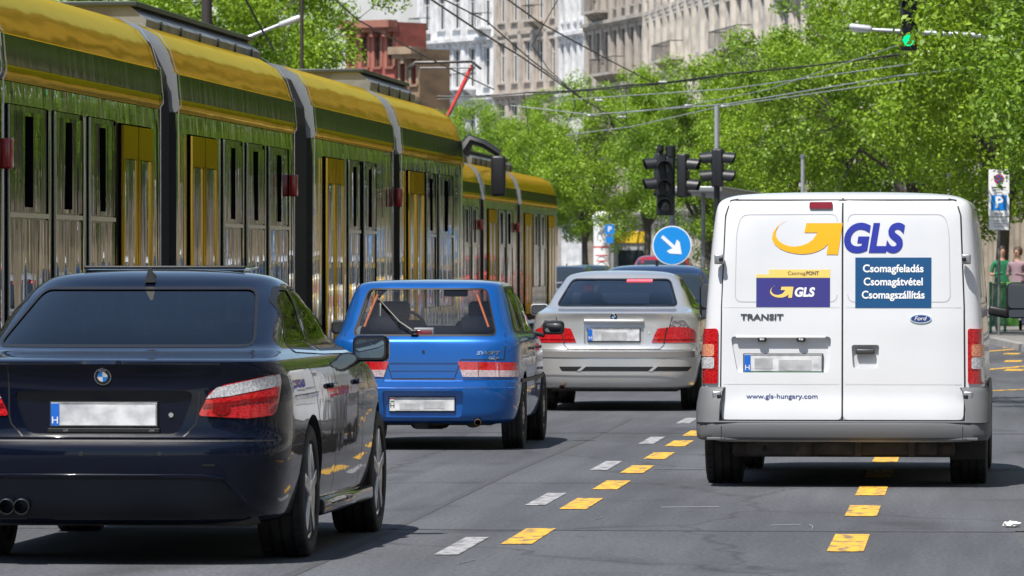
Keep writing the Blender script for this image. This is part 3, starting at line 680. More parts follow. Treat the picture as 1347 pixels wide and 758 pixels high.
# ============================================================ generic far cars
def far_car(name, label, px, Y, colr, H=1.45, Wd=.88, L=4.4, wagon=True, rz=0, X=None, tint=(.03,.04,.05), lamps=True, group=None):
    x = X if X is not None else W(px, 345, Y).x
    paint = metallic_paint('paint_%d_%d_%d' % tuple(int(c*999) for c in colr), colr, metal=.3, rough=.3)
    s = H/1.45; rb = .10 if wagon else .55
    K = [(.22,.12,L-.1,Wd*.88,4,3,.5,.8),(.26,.03,L-.03,Wd*.95,4,3,.5,.8),(.5,.0,L,Wd,4,3,.5,.8),(.60,.02,L-.01,Wd,4,3,.5,.8),(.64,.06,L-.03,Wd,4,3,.5,.8),(.85*s,.08,L-.25,Wd*.99,4,2.8,.5,.8),(.95*s,.10,L-.9,Wd*.95,4,2.6,.5,.8),
         (1.0*s,.15 if wagon else .45,L-1.15,Wd*.90,3.8,2.5,.45,.7),(1.2*s,rb+.25,L-1.6,Wd*.80,3.6,2.5,.45,.6),(1.36*s,rb+.45,L-2.0,Wd*.70,3.3,2.5,.45,.5),(1.41*s,rb+.58,L-2.15,Wd*.62,3.1,2.5,.4,.45),(1.44*s,rb+.8,L-2.3,Wd*.42,2.8,2.4,.3,.3),(1.45*s,rb+1.05,L-2.45,Wd*.12,2,2,.1,.1)]
    wh = (.85, L-.85, .32, .2, Wd)
    bw = Wd*.80; tw = Wd*.63
    rw = rounded([(-bw,1.02*s),(bw,1.02*s),(tw,1.34*s),(-tw,1.34*s)], .05)
    s1 = rounded([(rb+.75,1.02*s),(L-1.75,1.0*s),(L-1.95,1.08*s),(L-2.2,1.32*s),(rb+.85,1.34*s)], .05)
    root, sk, body = make_car(name, label, 'car', (x, Y, 0), rz, L, K, (L/2,.04,.08,L), paint, [], None, wh, None, N=(18,18,10), ds=.07, group=group)
    G = mat('far_glass', (.02,.028,.035), .04, coat=1.)
    for k, p, nm in (('rear', rw, 'rear_window'), ('front', rw, 'windscreen'), ('right', s1, 'side_window'), ('left', s1, 'side_window')):
        b = MB(); sk.patch(b, p, k, G, .006, .01, .1); b.build(nm, root, 60)
    four_wheels(root, wh, mat('steel_rim', (.30,.31,.32), .35, .8), 'hubcap')
    for s_ in (-1, 1):
        P = [(Wd*.62,.70*s),(Wd*.60,.86*s),(Wd*.95,.88*s),(Wd*.96,.70*s)]; P = P if s_ > 0 else mirror(P)
        b = MB(); sk.patch(b, P, 'rear', lampred(), .006, .02, .06); b.build('tail_light', root, 50)
        wing_mirror(root, s_, Wd+.09, L-1.7, 1.0*s, paint, .18, .13)
    plate(root, sk, 0, .72*s, .055, .52, .112, frame_txt=False)
    b = MB(); b.box((0, 1.0+rb, 1.47*s), (.03,.06,.08), BLACK(), bev=.01); b.build('roof_aerial', root)
    return root

# ============================================================ the white delivery van
def arrow_poly():
    # the swoosh and arrow, in units of the mark's width (0..1), drawn from its outline
    s = [(.235,.98),(.13,.90),(.05,.74),(.015,.52),(.04,.32),(.12,.16),(.25,.05),(.41,.0),(.56,.05),(.68,.14),(.80,.29),(.83,.37),(.78,0),(.93,0),(1.0,.90),(.50,.90),(.47,.63),(.66,.63),(.60,.44),(.52,.31),(.42,.22),(.32,.20),(.20,.24),(.11,.35),(.075,.52),(.085,.70),(.14,.86)]
    return s
def draw_arrow(mb, sk, x0, z0, w, h, m, off=.003):
    # main swoosh (crescent) and the block arrow head
    def T(p): return [(x0+a*w, z0+b*h) for a, b in p]
    out = [(.245,1.0),(.16,.93),(.08,.80),(.025,.63),(.01,.46),(.045,.30),(.12,.17),(.22,.08),(.33,.03),(.44,.02),(.55,.04),(.66,.11),(.75,.22),(.82,.38),
           (.778,0.0),(.935,0.0),(1.0,.90),(.478,.90),(.452,.62),(.655,.62),(.59,.43),(.52,.32),(.44,.25),(.35,.22),(.26,.235),(.17,.30),(.105,.40),(.07,.55),(.08,.72),(.14,.88)]
    out = [(.245,1.0),(.16,.93),(.08,.80),(.025,.63),(.01,.46),(.045,.30),(.12,.17),(.22,.08),(.33,.03),(.44,.01),(.56,.035),(.66,.10),(.74,.19),(.80,.31),
           (.775,.0),(.935,.0),(1.0,.90),(.492,.90),(.462,.63),(.65,.63),(.585,.43),(.51,.32),(.43,.26),(.34,.225),(.25,.24),(.165,.30),(.10,.40),(.06,.54),(.065,.68),(.10,.82),(.16,.92)]
    sk.patch(mb, T(out), 'rear', m, off, 0, .06)
def white_van():
    Y0 = 40.5; a = W(1108, 345, Y0)
    W_ = mat('van_white', (.69,.705,.73), .32, coat=.6, noise=(1.3,(.62,.635,.66),.45,.75), bump=(2.2,.06,.02,(1,1,1),1))
    L = 4.86
    K = [(.30,.10,L-.1,.86,6,4,.5,.8),(.33,.0,L-.03,.935,7,4,.5,.8),(.44,.0,L,.955,7,4,.5,.8),(.50,.0,L,.96,7,4,.5,.8),(.56,.012,L-.01,.958,7,4,.5,.8),(.60,.02,L-.02,.95,7.5,4,.4,.8),
         (.72,.022,L-.04,.948,7.5,4,.4,.8),(.95,.03,L-.30,.945,7.5,3.5,.4,.9),(1.10,.035,L-.75,.935,7.5,3.2,.4,.9),(1.18,.04,L-1.0,.93,7.5,3,.4,.9),
         (1.5,.055,L-1.4,.905,7,3,.4,.9),(1.75,.075,L-1.75,.88,6.5,3,.4,.8),(1.85,.09,L-1.95,.865,6,3,.4,.8),(1.90,.105,L-2.1,.845,5.5,3,.4,.8),(1.93,.14,L-2.3,.80,5,3,.4,.8),(1.95,.22,L-2.5,.72,4.5,3,.4,.7),(1.965,.40,L-2.7,.55,4,3,.4,.6),(1.975,.8,L-3.0,.30,3,3,.3,.4),(1.978,1.3,1.6,.05,2,2,.1,.1)]
    def rear(x, z, y):
        if y > .35: return 0
        e = 0
        ax = abs(x)
        def box(cx, cz, hx, hz, r=.012): return max(0, min(1, (hx-abs(x-cx))/r+.5))*max(0, min(1, (hz-abs(z-cz))/r+.5))
        return e
    wh = (.92, 3.85, .335, .245, .962)
    rec = [(rounded([(-.745,1.005),(-.075,1.005),(-.09,.765),(-.70,.765)], .03), -1, .055, W_),
           (rounded([(.06,.95),(.245,.95),(.235,.795),(.07,.795)], .02), -1, .055, W_)]
    root, sk, body = make_car('delivery_van', 'white delivery van with yellow and blue parcel lettering on its rear doors', 'van', (a.x, Y0, 0), R(-0.75), L, K, (2.6,.015,.06,L), W_,
        [], None, wh, None, recess=rec, N=(44,40,14), ds=.03, rear=None, arch=.06)
    four_wheels(root, wh, mat('steel_rim', (.30,.31,.32), .35, .8), 'hubcap')
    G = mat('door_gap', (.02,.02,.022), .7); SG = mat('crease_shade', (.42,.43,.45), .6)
    # windows at the cab
    gl = mat('far_glass', (.02,.028,.035), .04, coat=1.)
    for sd in ('right','left'):
        b = MB(); sk.patch(b, rounded([(2.55,1.22),(3.5,1.16),(3.42,1.3),(3.05,1.76),(2.6,1.80)], .04), sd, gl, .004, .01, .08); b.build('side_window', root, 60)
        b = MB()
        for yy in (2.42, 3.6): sk.line(b, [(yy,.40),(yy,1.15)], .009, sd, G)
        sk.line(b, [(1.15,.50),(1.15,1.86),(2.38,1.86),(2.38,.5)], .009, sd, G); sk.line(b, [(.35,.56),(.35,1.75)], .008, sd, G)
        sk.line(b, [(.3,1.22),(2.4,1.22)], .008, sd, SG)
        b.build('seam', root, 60)
        b = MB(); sk.patch(b, rounded([(.45,1.26),(1.08,1.26),(1.06,1.76),(.5,1.76)], .05), sd, W_, .006, .012, .08); sk.patch(b, rounded([(1.22,1.26),(2.3,1.26),(2.28,1.78),(1.24,1.78)], .05), sd, W_, .006, .012, .08); b.build('side_panel', root, 40)
        b = MB(); sk.line(b, [(1.4,.62),(3.3,.62)], .12, sd, mat('bumper_grey', (.115,.12,.127), .55), .012); b.build('rub_strip', root, 40)
    b = MB(); sk.patch(b, rounded([(-.72,1.2),(.72,1.2),(.64,1.78),(-.64,1.78)], .08), 'front', gl, .006, .01, .08); b.build('windscreen', root, 60)
    # rear doors: gaps, pressed panels
    for s, nm in ((-1, 'a'), (1, 'b')):
        d = MB()
        P = rounded([(s*.006,.452),(s*.80,.452),(s*.805,.62),(s*.80,1.2),(s*.775,1.80),(s*.745,1.897),(s*.006,1.905)], .03)
        if s > 0: P = P
        sk.patch(d, P, 'rear', W_, .010, .014, .05, closed=True)
        dm = d.mesh('rear_door'); c_ = MB(); c_.prism(*[rec[0 if s < 0 else 1][0]], -1, .3, W_); dm = boolean(dm, c_.mesh('c'))
        dm.polygons.foreach_set('use_smooth', [True]*len(dm.polygons)); dm.set_sharp_from_angle(angle=R(30)); door = link('rear_door', dm, root)
        t = MB()
        U = rounded([(s*.035,1.235),(s*.715,1.235),(s*.705,1.70),(s*.675,1.815),(s*.035,1.818)], .05, 6)
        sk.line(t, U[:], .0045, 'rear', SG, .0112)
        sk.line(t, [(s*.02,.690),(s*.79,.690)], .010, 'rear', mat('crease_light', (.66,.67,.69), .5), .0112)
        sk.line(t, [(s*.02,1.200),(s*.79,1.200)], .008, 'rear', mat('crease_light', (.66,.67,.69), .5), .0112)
        t.build('pressing', door, 40)
    b = MB(); sk.line(b, [(0,.44),(0,1.925)], .012, 'rear', G, .004)
    for s in (-1, 1): sk.line(b, [(s*.806,.445),(s*.812,.62),(s*.806,1.2),(s*.782,1.81),(s*.75,1.91),(s*.70,1.918)], .009, 'rear', G, .004)
    sk.line(b, [(-.80,.444),(.80,.444)], .010, 'rear', G, .004); sk.line(b, [(-.72,1.913),(.72,1.913)], .008, 'rear', G, .004)
    b.build('door_seal', root, 40)
    # plate recess, handle
    b = MB(); HB = BLACK()
    b.box((-.41,.045,1.000), (.60,.055,.016), W_, bev=.006)
    for x in (-.535, -.275): b.box((x,.030,.985), (.058,.03,.030), HB, bev=.006); b.box((x,.013,.985), (.03,.006,.012), mat('lamp_clear', (.5,.5,.52), .15), bev=.002)
    b.build('plate_lamp', root, 40)
    b = MB(); b.prism(rounded([(.07,.94),(.235,.94),(.225,.80),(.08,.80)], .015), .0535, .056, mat('recess_grey', (.55,.56,.57), .5)); b.box((.152,.032,.905), (.125,.03,.036), mat('handle_dark', (.05,.05,.053), .4), bev=.010); b.build('door_handle', root, 40)
    pl = plate(root, sk, -.395, .825, .052, .52, .115, smudge=[(-.13,.12,0,.07,0),(.08,.22,-.01,.07,0)])
    b = MB(); b.box((-.395,.036,.761), (.52,.012,.012), mat('plate_frame_green', (.02,.30,.10), .5)); b.build('plate_frame', root)
    # lights
    for s in (-1, 1):
        def M(P): return P if s > 0 else mirror(P)
        b = MB(); P = M(rounded([(.828,.690),(.945,.690),(.945,.95),(.935,1.052),(.826,1.058)], .02)); sk.patch(b, P, 'rear', lampred(), .016, .04, .03); t = b.build('tail_light', root, 50)
        b = MB(); sk.patch(b, M(rounded([(.848,.872),(.925,.872),(.922,.952),(.848,.952)], .015)), 'rear', lampamber(), .021, .004, .03); b.build('indicator_lens', t, 50)
        b = MB(); sk.patch(b, M(rounded([(.848,.79),(.927,.79),(.925,.866),(.848,.866)], .015)), 'rear', lampclear(), .021, .004, .03); b.build('reversing_lens', t, 50)
        b = MB(); sk.line(b, [(s*.832,.965),(s*.94,.965)], .007, 'rear', lampdark(), .0175); sk.line(b, [(s*.832,.78),(s*.94,.78)], .007, 'rear', lampdark(), .0175); b.build('lens_divider', t)
        for z in (1.52, .607):
            b = MB(); x = s*(.822 if z > 1 else .835)
            b.box((x,.02 if z < 1 else .035, z), (.062,.05,.068), mat('hinge_metal', (.38,.39,.40), .35, .7), bev=.010); b.box((x-s*.015,.0 if z < 1 else .01, z), (.028,.03,.028), BLACK(), bev=.006); b.build('hinge', root, 40)
    b = MB(); sk.patch(b, rounded([(-.222,1.852),(-.068,1.852),(-.068,1.893),(-.222,1.893)], .01), 'rear', lampdark(), .022, .025, .03); b.build('high_brake_lamp', root, 50)
    # bumper
    BG = mat('bumper_grey', (.115,.12,.127), .55, noise=(2.5,(.20,.205,.21),.4,.7), bump=(60,.15,.002))
    b = MB()
    def outline(o): # plan outline of the bumper
        return [(-.985+o*.5,.75),(-.985+o*.5,.18),(-.96+o*.5,.03-.02),(-.88,-.055+o),(-.5,-.085+o),(0,-.09+o),(.5,-.085+o),(.88,-.055+o),(.96-o*.5,.03-.02),(.985-o*.5,.18),(.985-o*.5,.75)]
    levels = [(.315,.06),(.318,.035),(.335,.012),(.36,.004),(.415,.0),(.432,.006),(.434,.030),(.438,.036)]
    rows = []
    for z, o in levels: rows.append([(x, y, z) for x, y in rounded_open(outline(o))])
    n = len(rows[0]); V = [p for r_ in rows for p in r_]; Fc = [(i*n+k, i*n+k+1, (i+1)*n+k+1, (i+1)*n+k) for i in range(len(rows)-1) for k in range(n-1)]
    b.add(V, Fc, BG)
    b.box((0,-.01,.437), (1.70,.11,.012), BG, bev=.004)
    b.box((0,.02,.325), (1.8,.14,.02), BG, bev=.005)
    for s in (-1, 1):   # upswept bumper ends
        sec = [(.818,-.064),(.86,-.058),(.91,-.045),(.95,-.012),(.972,.05),(.985,.18),(.982,.75)]; V = []
        lv = [(.434,0),(.50,.0),(.56,.004),(.60,.012),(.64,.018),(.66,.026),(.668,.04)]
        for z, o in lv: V += [(s*(x-o), y+o*.6+max(0,z-.434)*.28, z) for x, y in sec]
        n_ = len(sec); b.add(V, [(i*n_+k, i*n_+k+1, (i+1)*n_+k+1, (i+1)*n_+k) for i in range(len(lv)-1) for k in range(n_-1)], BG)
        o = (len(lv)-1)*n_; b.add([V[o+k] for k in range(n_)]+[(s*.80,.75,.668),(s*.80,.03,.668)], [tuple(range(n_+2))], BG)
        b.add([V[i*n_] for i in range(len(lv))]+[(s*.818,.05,.668),(s*.818,.05,.434)], [tuple(range(len(lv)+2))], BG)
        b.box((s*.80,-.095,.365), (.006,.012,.09), G)
    b.build('rear_bumper', root, 35)
    # running gear
    D = DARKMET(); b = MB()
    b.tube([(-.75,.92,.33),(.75,.92,.33)], .05, D); b.box((0,.92,.33), (.28,.3,.26), D, bev=.08)
    for s in (-1, 1): b.tube([(s*.56,.1,.36),(s*.56,.9,.25),(s*.56,1.7,.37)], .03, D); b.box((s*.56,.92,.27), (.09,.2,.07), D, bev=.01)
    b.box((0,.18,.255), (1.25,.09,.085), D, bev=.015); b.box((-.42,.5,.26), (.45,.8,.12), D, bev=.04); b.box((.2,1.6,.24), (.5,1.6,.12), D, bev=.04)
    for x in (-.52,-.30,.1,.46): b.box((x,.13,.26), (.05,.06,.11), D, bev=.01)
    b.build('rear_axle', root, 35)
    b = MB(); b.lathe([(.10,-.25),(.105,-.23),(.105,.23),(.10,.25),(0,.25)], D, 'Y', (-.64,2.9,.28), 20); b.build('spare_wheel_carrier', root, 35)
    for s in (1,):
        b = MB(); b.box((s*.83,.54,.27), (.235,.018,.20), mat('mudflap', (.03,.03,.03), .7), (.08,0,0), bev=.006); b.build('mudflap', root)
    # lettering
    YEL = mat('logo_yellow', (.88,.43,.01), .4); BLU = mat('logo_blue', (.022,.035,.33), .4)
    b = MB(); draw_arrow(b, sk, -.475, 1.550, .475, .232, YEL, .0135); b.build('logo_arrow', root)
    b = MB(); 
    text_on(b, sk, 'GLS', .212, 1.650, .258, BLU, width=.405, off=.0135, bold=.011, shear=.18); b.build('logo_lettering', root)
    b = MB(); sk.patch(b, [(.085,1.195),(.590,1.195),(.590,1.530),(.085,1.530)], 'rear', mat('sign_blue', (.008,.075,.205), .4), .0125, .001, .08)
    Wt = mat('sign_white', (.85,.86,.87), .5)
    for k, (t, w) in enumerate((('Csomagfeladás', .402), ('Csomagátvétel', .392), ('Csomagszállítás', .417))): text_on(b, sk, t, .337, 1.455-.0875*k, .071, Wt, width=w, off=.0145, bold=.0016)
    b.build('service_notice', root)
    b = MB(); sk.patch(b, [(-.574,1.200),(-.083,1.200),(-.083,1.392),(-.574,1.392)], 'rear', mat('sticker_purple', (.045,.04,.22), .35), .0125, .001, .08)
    sk.patch(b, [(-.574,1.396),(-.083,1.396),(-.083,1.450),(-.490,1.450),(-.49,1.418),(-.574,1.418)], 'rear', mat('sticker_yellow', (.85,.62,.16), .4), .0125, .001, .08)
    text_on(b, sk, 'Csomag', -.305, 1.425, .034, mat('sticker_ink', (.16,.12,.08), .5), width=.118, off=.0142); text_on(b, sk, 'PONT', -.199, 1.425, .034, mat('sticker_ink', (.16,.12,.08), .5), width=.085, off=.0142, bold=.0012)
    draw_arrow(b, sk, -.484, 1.262, .158, .082, mat('sticker_yellow', (.85,.62,.16), .4), .0142)
    text_on(b, sk, 'GLS', -.250, 1.297, .082, Wt, width=.135, off=.0142, bold=.0035, shear=.18); b.build('parcel_sticker', root)
    b = MB(); text_on(b, sk, 'TRANSIT', -.535, 1.133, .052, mat('badge_dark', (.10,.10,.11), .3, .6), width=.285, off=.0145, bold=.0012, shear=.05, extrude=.002); b.build('model_lettering', root)
    b = MB(); sk.patch(b, ellipse(.520,1.122,.072,.030,28), 'rear', CHROME(), .016, .006, .03); sk.patch(b, ellipse(.520,1.122,.064,.024,28), 'rear', mat('oval_blue', (.01,.03,.16), .25, coat=.5), .018, 0, .03)
    text_on(b, sk, 'Ford', .520, 1.124, .038, Wt, width=.082, off=.0192, shear=.3); b.build('oval_badge', root)
    b = MB(); text_on(b, sk, 'www.gls-hungary.com', -.402, .605, .047, mat('url_blue', (.02,.04,.17), .5), width=.475, off=.0135, bold=.0005); b.build('web_address', root)
    # side mirrors on arms
    for s in (-1, 1):
        mx_ = 1.145 if s > 0 else 1.065
        b = MB(); b.box((s*mx_, 3.45, 1.225), (.17,.11,.26), BLACK(), bev=.045); b.box((s*1.01,3.47,1.14), (.16,.06,.07), BLACK(), (0, s*.2, 0), bev=.02)
        o = b.build('wing_mirror', root, 40)
        b = MB(); b.prism(rrect(s*mx_-.07,1.17,s*mx_+.07,1.34,.03), 3.388, 3.394, mat('mirror_glass', (.22,.24,.26), .02, 1.)); b.prism(rrect(s*mx_-.065,1.105,s*mx_+.065,1.158,.015), 3.388, 3.394, mat('mirror_glass', (.22,.24,.26), .02, 1.)); b.build('mirror_glass', o)
    return root
def rounded_open(P, n=4):
    out = [P[0]]
    for i in range(1, len(P)-1):
        p, a, b = Vector(P[i]), Vector(P[i-1]), Vector(P[i+1]); r = .04
        s = p+(a-p).normalized()*min(r, (a-p).length*.4); e = p+(b-p).normalized()*min(r, (b-p).length*.4)
        for k in range(n+1):
            t = k/n; q = s*(1-t)**2+p*2*t*(1-t)+e*t*t; out.append((q.x, q.y))
    return out+[P[-1]]

# ============================================================ ground, road, pavements
KERB = [(-60,3.4),(0,3.4),(40,3.2),(60,2.7),(80,1.9),(100,.95),(115,.1),(130,-.8),(150,-2.4),(175,-4.8),(200,-8),(240,-13.5),(280,-20),(330,-29),(400,-42),(480,-60)]
def kerb_x(y): return float(np.interp(y, [k[0] for k in KERB], [k[1] for k in KERB]))
def curve_sheet(x_of, y0, y1, z, step=3):
    V = []; F = []; ys = np.arange(y0, y1+.01, step)
    for y in ys:
        a, b = x_of(y); V += [(a, y, z), (b, y, z)]
    for i in range(len(ys)-1): F.append((2*i, 2*i+1, 2*i+3, 2*i+2))
    return V, F
def asphalt_material():
    m = mat('asphalt', (.05,.05,.055), .82)
    nt = m.node_tree; b = nt.nodes['Principled BSDF']; N = nt.nodes.new; Lk = nt.links.new
    tc = N('ShaderNodeTexCoord')
    def noise(scale, detail, stretch=(1,1,1), rough=.6):
        mp = N('ShaderNodeMapping'); mp.inputs['Scale'].default_value = stretch; n = N('ShaderNodeTexNoise'); n.inputs['Scale'].default_value = scale; n.inputs['Detail'].default_value = detail; n.inputs['Roughness'].default_value = rough
        Lk(tc.outputs['Object'], mp.inputs[0]); Lk(mp.outputs[0], n.inputs['Vector']); return n.outputs[0]
    def ramp(x, a, b_, c0, c1):
        r = N('ShaderNodeMapRange'); r.inputs[1].default_value = a; r.inputs[2].default_value = b_; r.inputs[3].default_value = c0; r.inputs[4].default_value = c1; Lk(x, r.inputs[0]); return r.outputs[0]
    def mul(a, b_):
        q = N('ShaderNodeMath'); q.operation = 'MULTIPLY'; Lk(a, q.inputs[0]); Lk(b_, q.inputs[1]); return q.outputs[0]
    patch = ramp(noise(.35, 3, (1,.25,1)), .35, .65, .72, 1.22)      # worn patches along the lanes
    grain = ramp(noise(38, 3, (1,.35,1), .8), .3, .7, .62, 1.42)    # aggregate
    seam = ramp(noise(1.1, 2, (2.5,.12,1)), .4, .62, .88, 1.12)       # wheel tracks
    vor = N('ShaderNodeTexVoronoi'); vor.feature = 'DISTANCE_TO_EDGE'; vor.inputs['Scale'].default_value = .33
    mp = N('ShaderNodeMapping'); mp.inputs['Scale'].default_value = (1,.45,1); wn = N('ShaderNodeTexNoise'); wn.inputs['Scale'].default_value = 1.5
    mxv = N('ShaderNodeMix'); mxv.data_type = 'RGBA'; mxv.inputs[0].default_value = .25
    Lk(tc.outputs['Object'], wn.inputs['Vector']); Lk(tc.outputs['Object'], mxv.inputs[6]); Lk(wn.outputs['Color'], mxv.inputs[7]); Lk(mxv.outputs[2], mp.inputs[0]); Lk(mp.outputs[0], vor.inputs['Vector'])
    crack = ramp(vor.outputs['Distance'], .0, .006, .62, 1.0)
    stain = ramp(noise(.9, 2, (1,.5,1)), .60, .72, 1.0, .66); spot = ramp(noise(5, 2, (1,.6,1)), .66, .74, 1.0, .75)
    v = mul(mul(mul(mul(mul(patch, grain), seam), crack), stain), spot)
    mx = N('ShaderNodeMix'); mx.data_type = 'RGBA'; mx.blend_type = 'MULTIPLY'; mx.inputs[0].default_value = 1; mx.inputs[6].default_value = (.074,.077,.086,1)
    Lk(v, mx.inputs[7]); Lk(mx.outputs[2], b.inputs['Base Color'])
    bp = N('ShaderNodeBump'); bp.inputs['Strength'].default_value = .5; bp.inputs['Distance'].default_value = .006; Lk(noise(60, 2, (1,.5,1)), bp.inputs['Height']); Lk(bp.outputs[0], b.inputs['Normal'])
    return m
def ground():
    A = asphalt_material()
    b = MB(); b.add([(-1500,-400,0),(1500,-400,0),(1500,3000,0),(-1500,3000,0)], [(0,1,2,3)], A); tag(b.build('road', fix=False), kind='structure')
    PV = mat('pavement', (.22,.21,.20), .85, noise=(1.2,(.16,.155,.15),.4,.65))
    V, F = curve_sheet(lambda y: (kerb_x(y)+.14, kerb_x(y)+60), -60, 480, .12); b = MB(); b.add(V, F, PV); tag(b.build('pavement', fix=False), kind='structure')
    K = mat('kerb_stone', (.30,.29,.28), .8, noise=(3,(.22,.21,.2),.4,.6)); b = MB(); ys = np.arange(-60, 480, 3.0); V = []; F = []
    for y in ys:
        x = kerb_x(y); V += [(x,y,.0),(x+.015,y,.115),(x+.15,y,.124),(x+.15,y,.0)]
    for i in range(len(ys)-1):
        o = 4*i
        for k in range(3): F.append((o+k, o+k+1, o+k+5, o+k+4))
    b.add(V, F, K); tag(b.build('kerb', fix=False), kind='structure')
    # tram bed with grooved rails, following the street
    def bend(y): return min(0, kerb_x(y)-kerb_x(148))*1.0 if y > 148 else 0
    b = MB(); V, F = curve_sheet(lambda y: (-13.2+bend(y), -6.05+bend(y)), -60, 480, .004); b.add(V, F, mat('track_concrete', (.17,.165,.16), .85, noise=(2,(.11,.108,.105),.4,.65))); tag(b.build('tram_track_bed', fix=False), kind='structure')
    ST = mat('rail_steel', (.35,.34,.33), .3, .95); b = MB()
    for xc in (-8.1, -11.4):
        for s in (-.717, .717):
            for w0, w1, z, m_ in ((-.035,.035,.010,ST),(.036,.07,.008,BLACK())):
                V, F = curve_sheet(lambda y: (xc+s+w0+bend(y), xc+s+w1+bend(y)), -60, 480, z, 6); b.add(V, F, m_)
    tag(b.build('rails', fix=False), kind='structure')
    # left pavement
    V, F = curve_sheet(lambda y: (-80+bend(y), -20.5+bend(y)), -60, 480, .12); b = MB(); b.add(V, F, PV); 
    V, F = curve_sheet(lambda y: (-20.5+bend(y), -20.35+bend(y)), -60, 480, .122); b.add(V, F, K); ys = np.arange(-60, 480, 3.0)
    V = [p for y in ys for p in ((-20.35+bend(y), y, 0), (-20.35+bend(y), y, .122))]; b.add(V, [(2*i,2*i+1,2*i+3,2*i+2) for i in range(len(ys)-1)], K)
    tag(b.build('far_pavement', fix=False), kind='structure')
    # painted dashes
    def paintm(n, c, c2):
        m = mat(n, c, .7, noise=(14,c2,.47,.62,(1,.4,1))); return m
    YL = paintm('yellow_paint', (.72,.40,.03), (.20,.15,.08)); WH = paintm('white_paint', (.34,.34,.35), (.13,.13,.135))
    b = MB()
    def dash(x, y, w, l, m, skew=0): 
        b.add([(x-w/2,y,.004),(x+w/2,y,.004),(x+w/2+skew,y+l,.004),(x-w/2+skew,y+l,.004)], [(0,1,2,3)], m)
    for k in range(12): dash(-2.69-kx(31+6.35*k), 31.0+6.35*k, .125, 2.0, WH)
    for y, l in [(32.2,1.9),(36.8,1.7),(40.0,1.6),(43.1,1.6),(46.2,1.6),(49.4,1.6),(52.4,1.6)]+[(55.5+3.1*k,1.6) for k in range(14)]: dash(-2.42-kx(y), y, .165, l, YL)
    for y, l in [(31.5,2.0),(35.9,1.6),(39.1,1.6)]+[(42.3+3.15*k,1.6) for k in range(7)]: dash(-.66, y, .19, l, YL)
    for k in range(6): dash(.55-kx(82)+.03*k, 84+7.5*k, .26, 1.5, YL, .05)
    for (xa, ya, xb, yb) in ((.0,84,1.6,92),(-.2,100,1.3,108),(-.1,70.5,.75,72)):
        d = Vector((xb-xa, yb-ya)).normalized(); n = Vector((-d.y, d.x))*.09
        b.add([(xa-n.x,ya-n.y,.0042),(xa+n.x,ya+n.y,.0042),(xb+n.x,yb+n.y,.0042),(xb-n.x,yb-n.y,.0042)], [(0,1,2,3)], YL)
    tag(b.build('road_marking', fix=False), kind='structure')
    # tarred repair strips and a worn repair patch, a manhole cover
    b = MB(); TP = mat('repair_asphalt', (.045,.046,.050), .8, noise=(30,(.075,.076,.08),.4,.6)); LP = mat('worn_asphalt', (.095,.097,.103), .85, noise=(25,(.06,.062,.066),.4,.6))
    for x0,y0,x1,y1,m in ((-6,33.9,3,34.02,TP),(-2.3,43.9,3,44.0,TP),(-6,53.2,2.6,53.35,TP),(-3.3,28.5,-3.24,58,TP),(.25,30,1.6,36.6,LP),(-2.1,47.2,-1.3,49.4,TP)):
        n_ = 12; V = []
        for k in range(n_+1):
            t = k/n_
            if (x1-x0) > (y1-y0): V += [(x0+(x1-x0)*t, y0+.05*math.sin(7*t+x0), .002), (x0+(x1-x0)*t, y1+.05*math.sin(7*t+x0+.5), .002)]
            else: V += [(x0+.02*math.sin(9*t), y0+(y1-y0)*t, .002), (x1+.02*math.sin(9*t+.4), y0+(y1-y0)*t, .002)]
        b.add(V, [(2*k,2*k+1,2*k+3,2*k+2) if (x1-x0) <= (y1-y0) else (2*k,2*k+2,2*k+3,2*k+1) for k in range(n_)], m)
    tag(b.build('road_repair', fix=False), kind='structure')
    # fine chalk-like scratches in the lane
    b = MB(); SW = mat('scuff', (.26,.26,.265), .8)
    for (x0,y0,x1,y1) in ((-1.15,34.6,-.98,34.7),(-.93,34.75,-.9,34.2),(-2.2,35.3,-2.17,35.7),(-2.55,30.1,-2.5,30.5),(-1.9,37.1,-1.55,37.2)):
        b.tube([(x0,y0,.003),((x0+x1)/2+.01,(y0+y1)/2,.003),(x1,y1,.003)], .003, SW, 5)
    tag(b.build('road_scuff'), kind='structure')
def kx(y): return 0.0 if y < 85 else -(kerb_x(y)-kerb_x(85))*.9

# ============================================================ trees
def leaf_mat(name, c1, c2, tr=.24):
    m = bpy.data.materials.new(name); m.use_nodes = True; nt = m.node_tree; nt.nodes.remove(nt.nodes['Principled BSDF']); out = nt.nodes['Material Output']
    g = nt.nodes.new('ShaderNodeNewGeometry'); mx = nt.nodes.new('ShaderNodeMix'); mx.data_type = 'RGBA'; mx.inputs[6].default_value = (*c1,1); mx.inputs[7].default_value = (*c2,1)
    d = nt.nodes.new('ShaderNodeBsdfPrincipled'); d.inputs['Roughness'].default_value = .45; d.inputs['Specular IOR Level'].default_value = .35
    t = nt.nodes.new('ShaderNodeBsdfTranslucent'); ms = nt.nodes.new('ShaderNodeMixShader'); ms.inputs[0].default_value = tr
    ty = nt.nodes.new('ShaderNodeMix'); ty.data_type = 'RGBA'; ty.blend_type = 'MULTIPLY'; ty.inputs[0].default_value = 1; ty.inputs[7].default_value = (1.5,1.6,.5,1)
    nt.links.new(g.outputs['Random Per Island'], mx.inputs[0]); nt.links.new(mx.outputs[2], d.inputs['Base Color']); nt.links.new(mx.outputs[2], ty.inputs[6]); nt.links.new(ty.outputs[2], t.inputs[0])
    nt.links.new(d.outputs[0], ms.inputs[1]); nt.links.new(t.outputs[0], ms.inputs[2]); nt.links.new(ms.outputs[0], out.inputs[0])
    return m
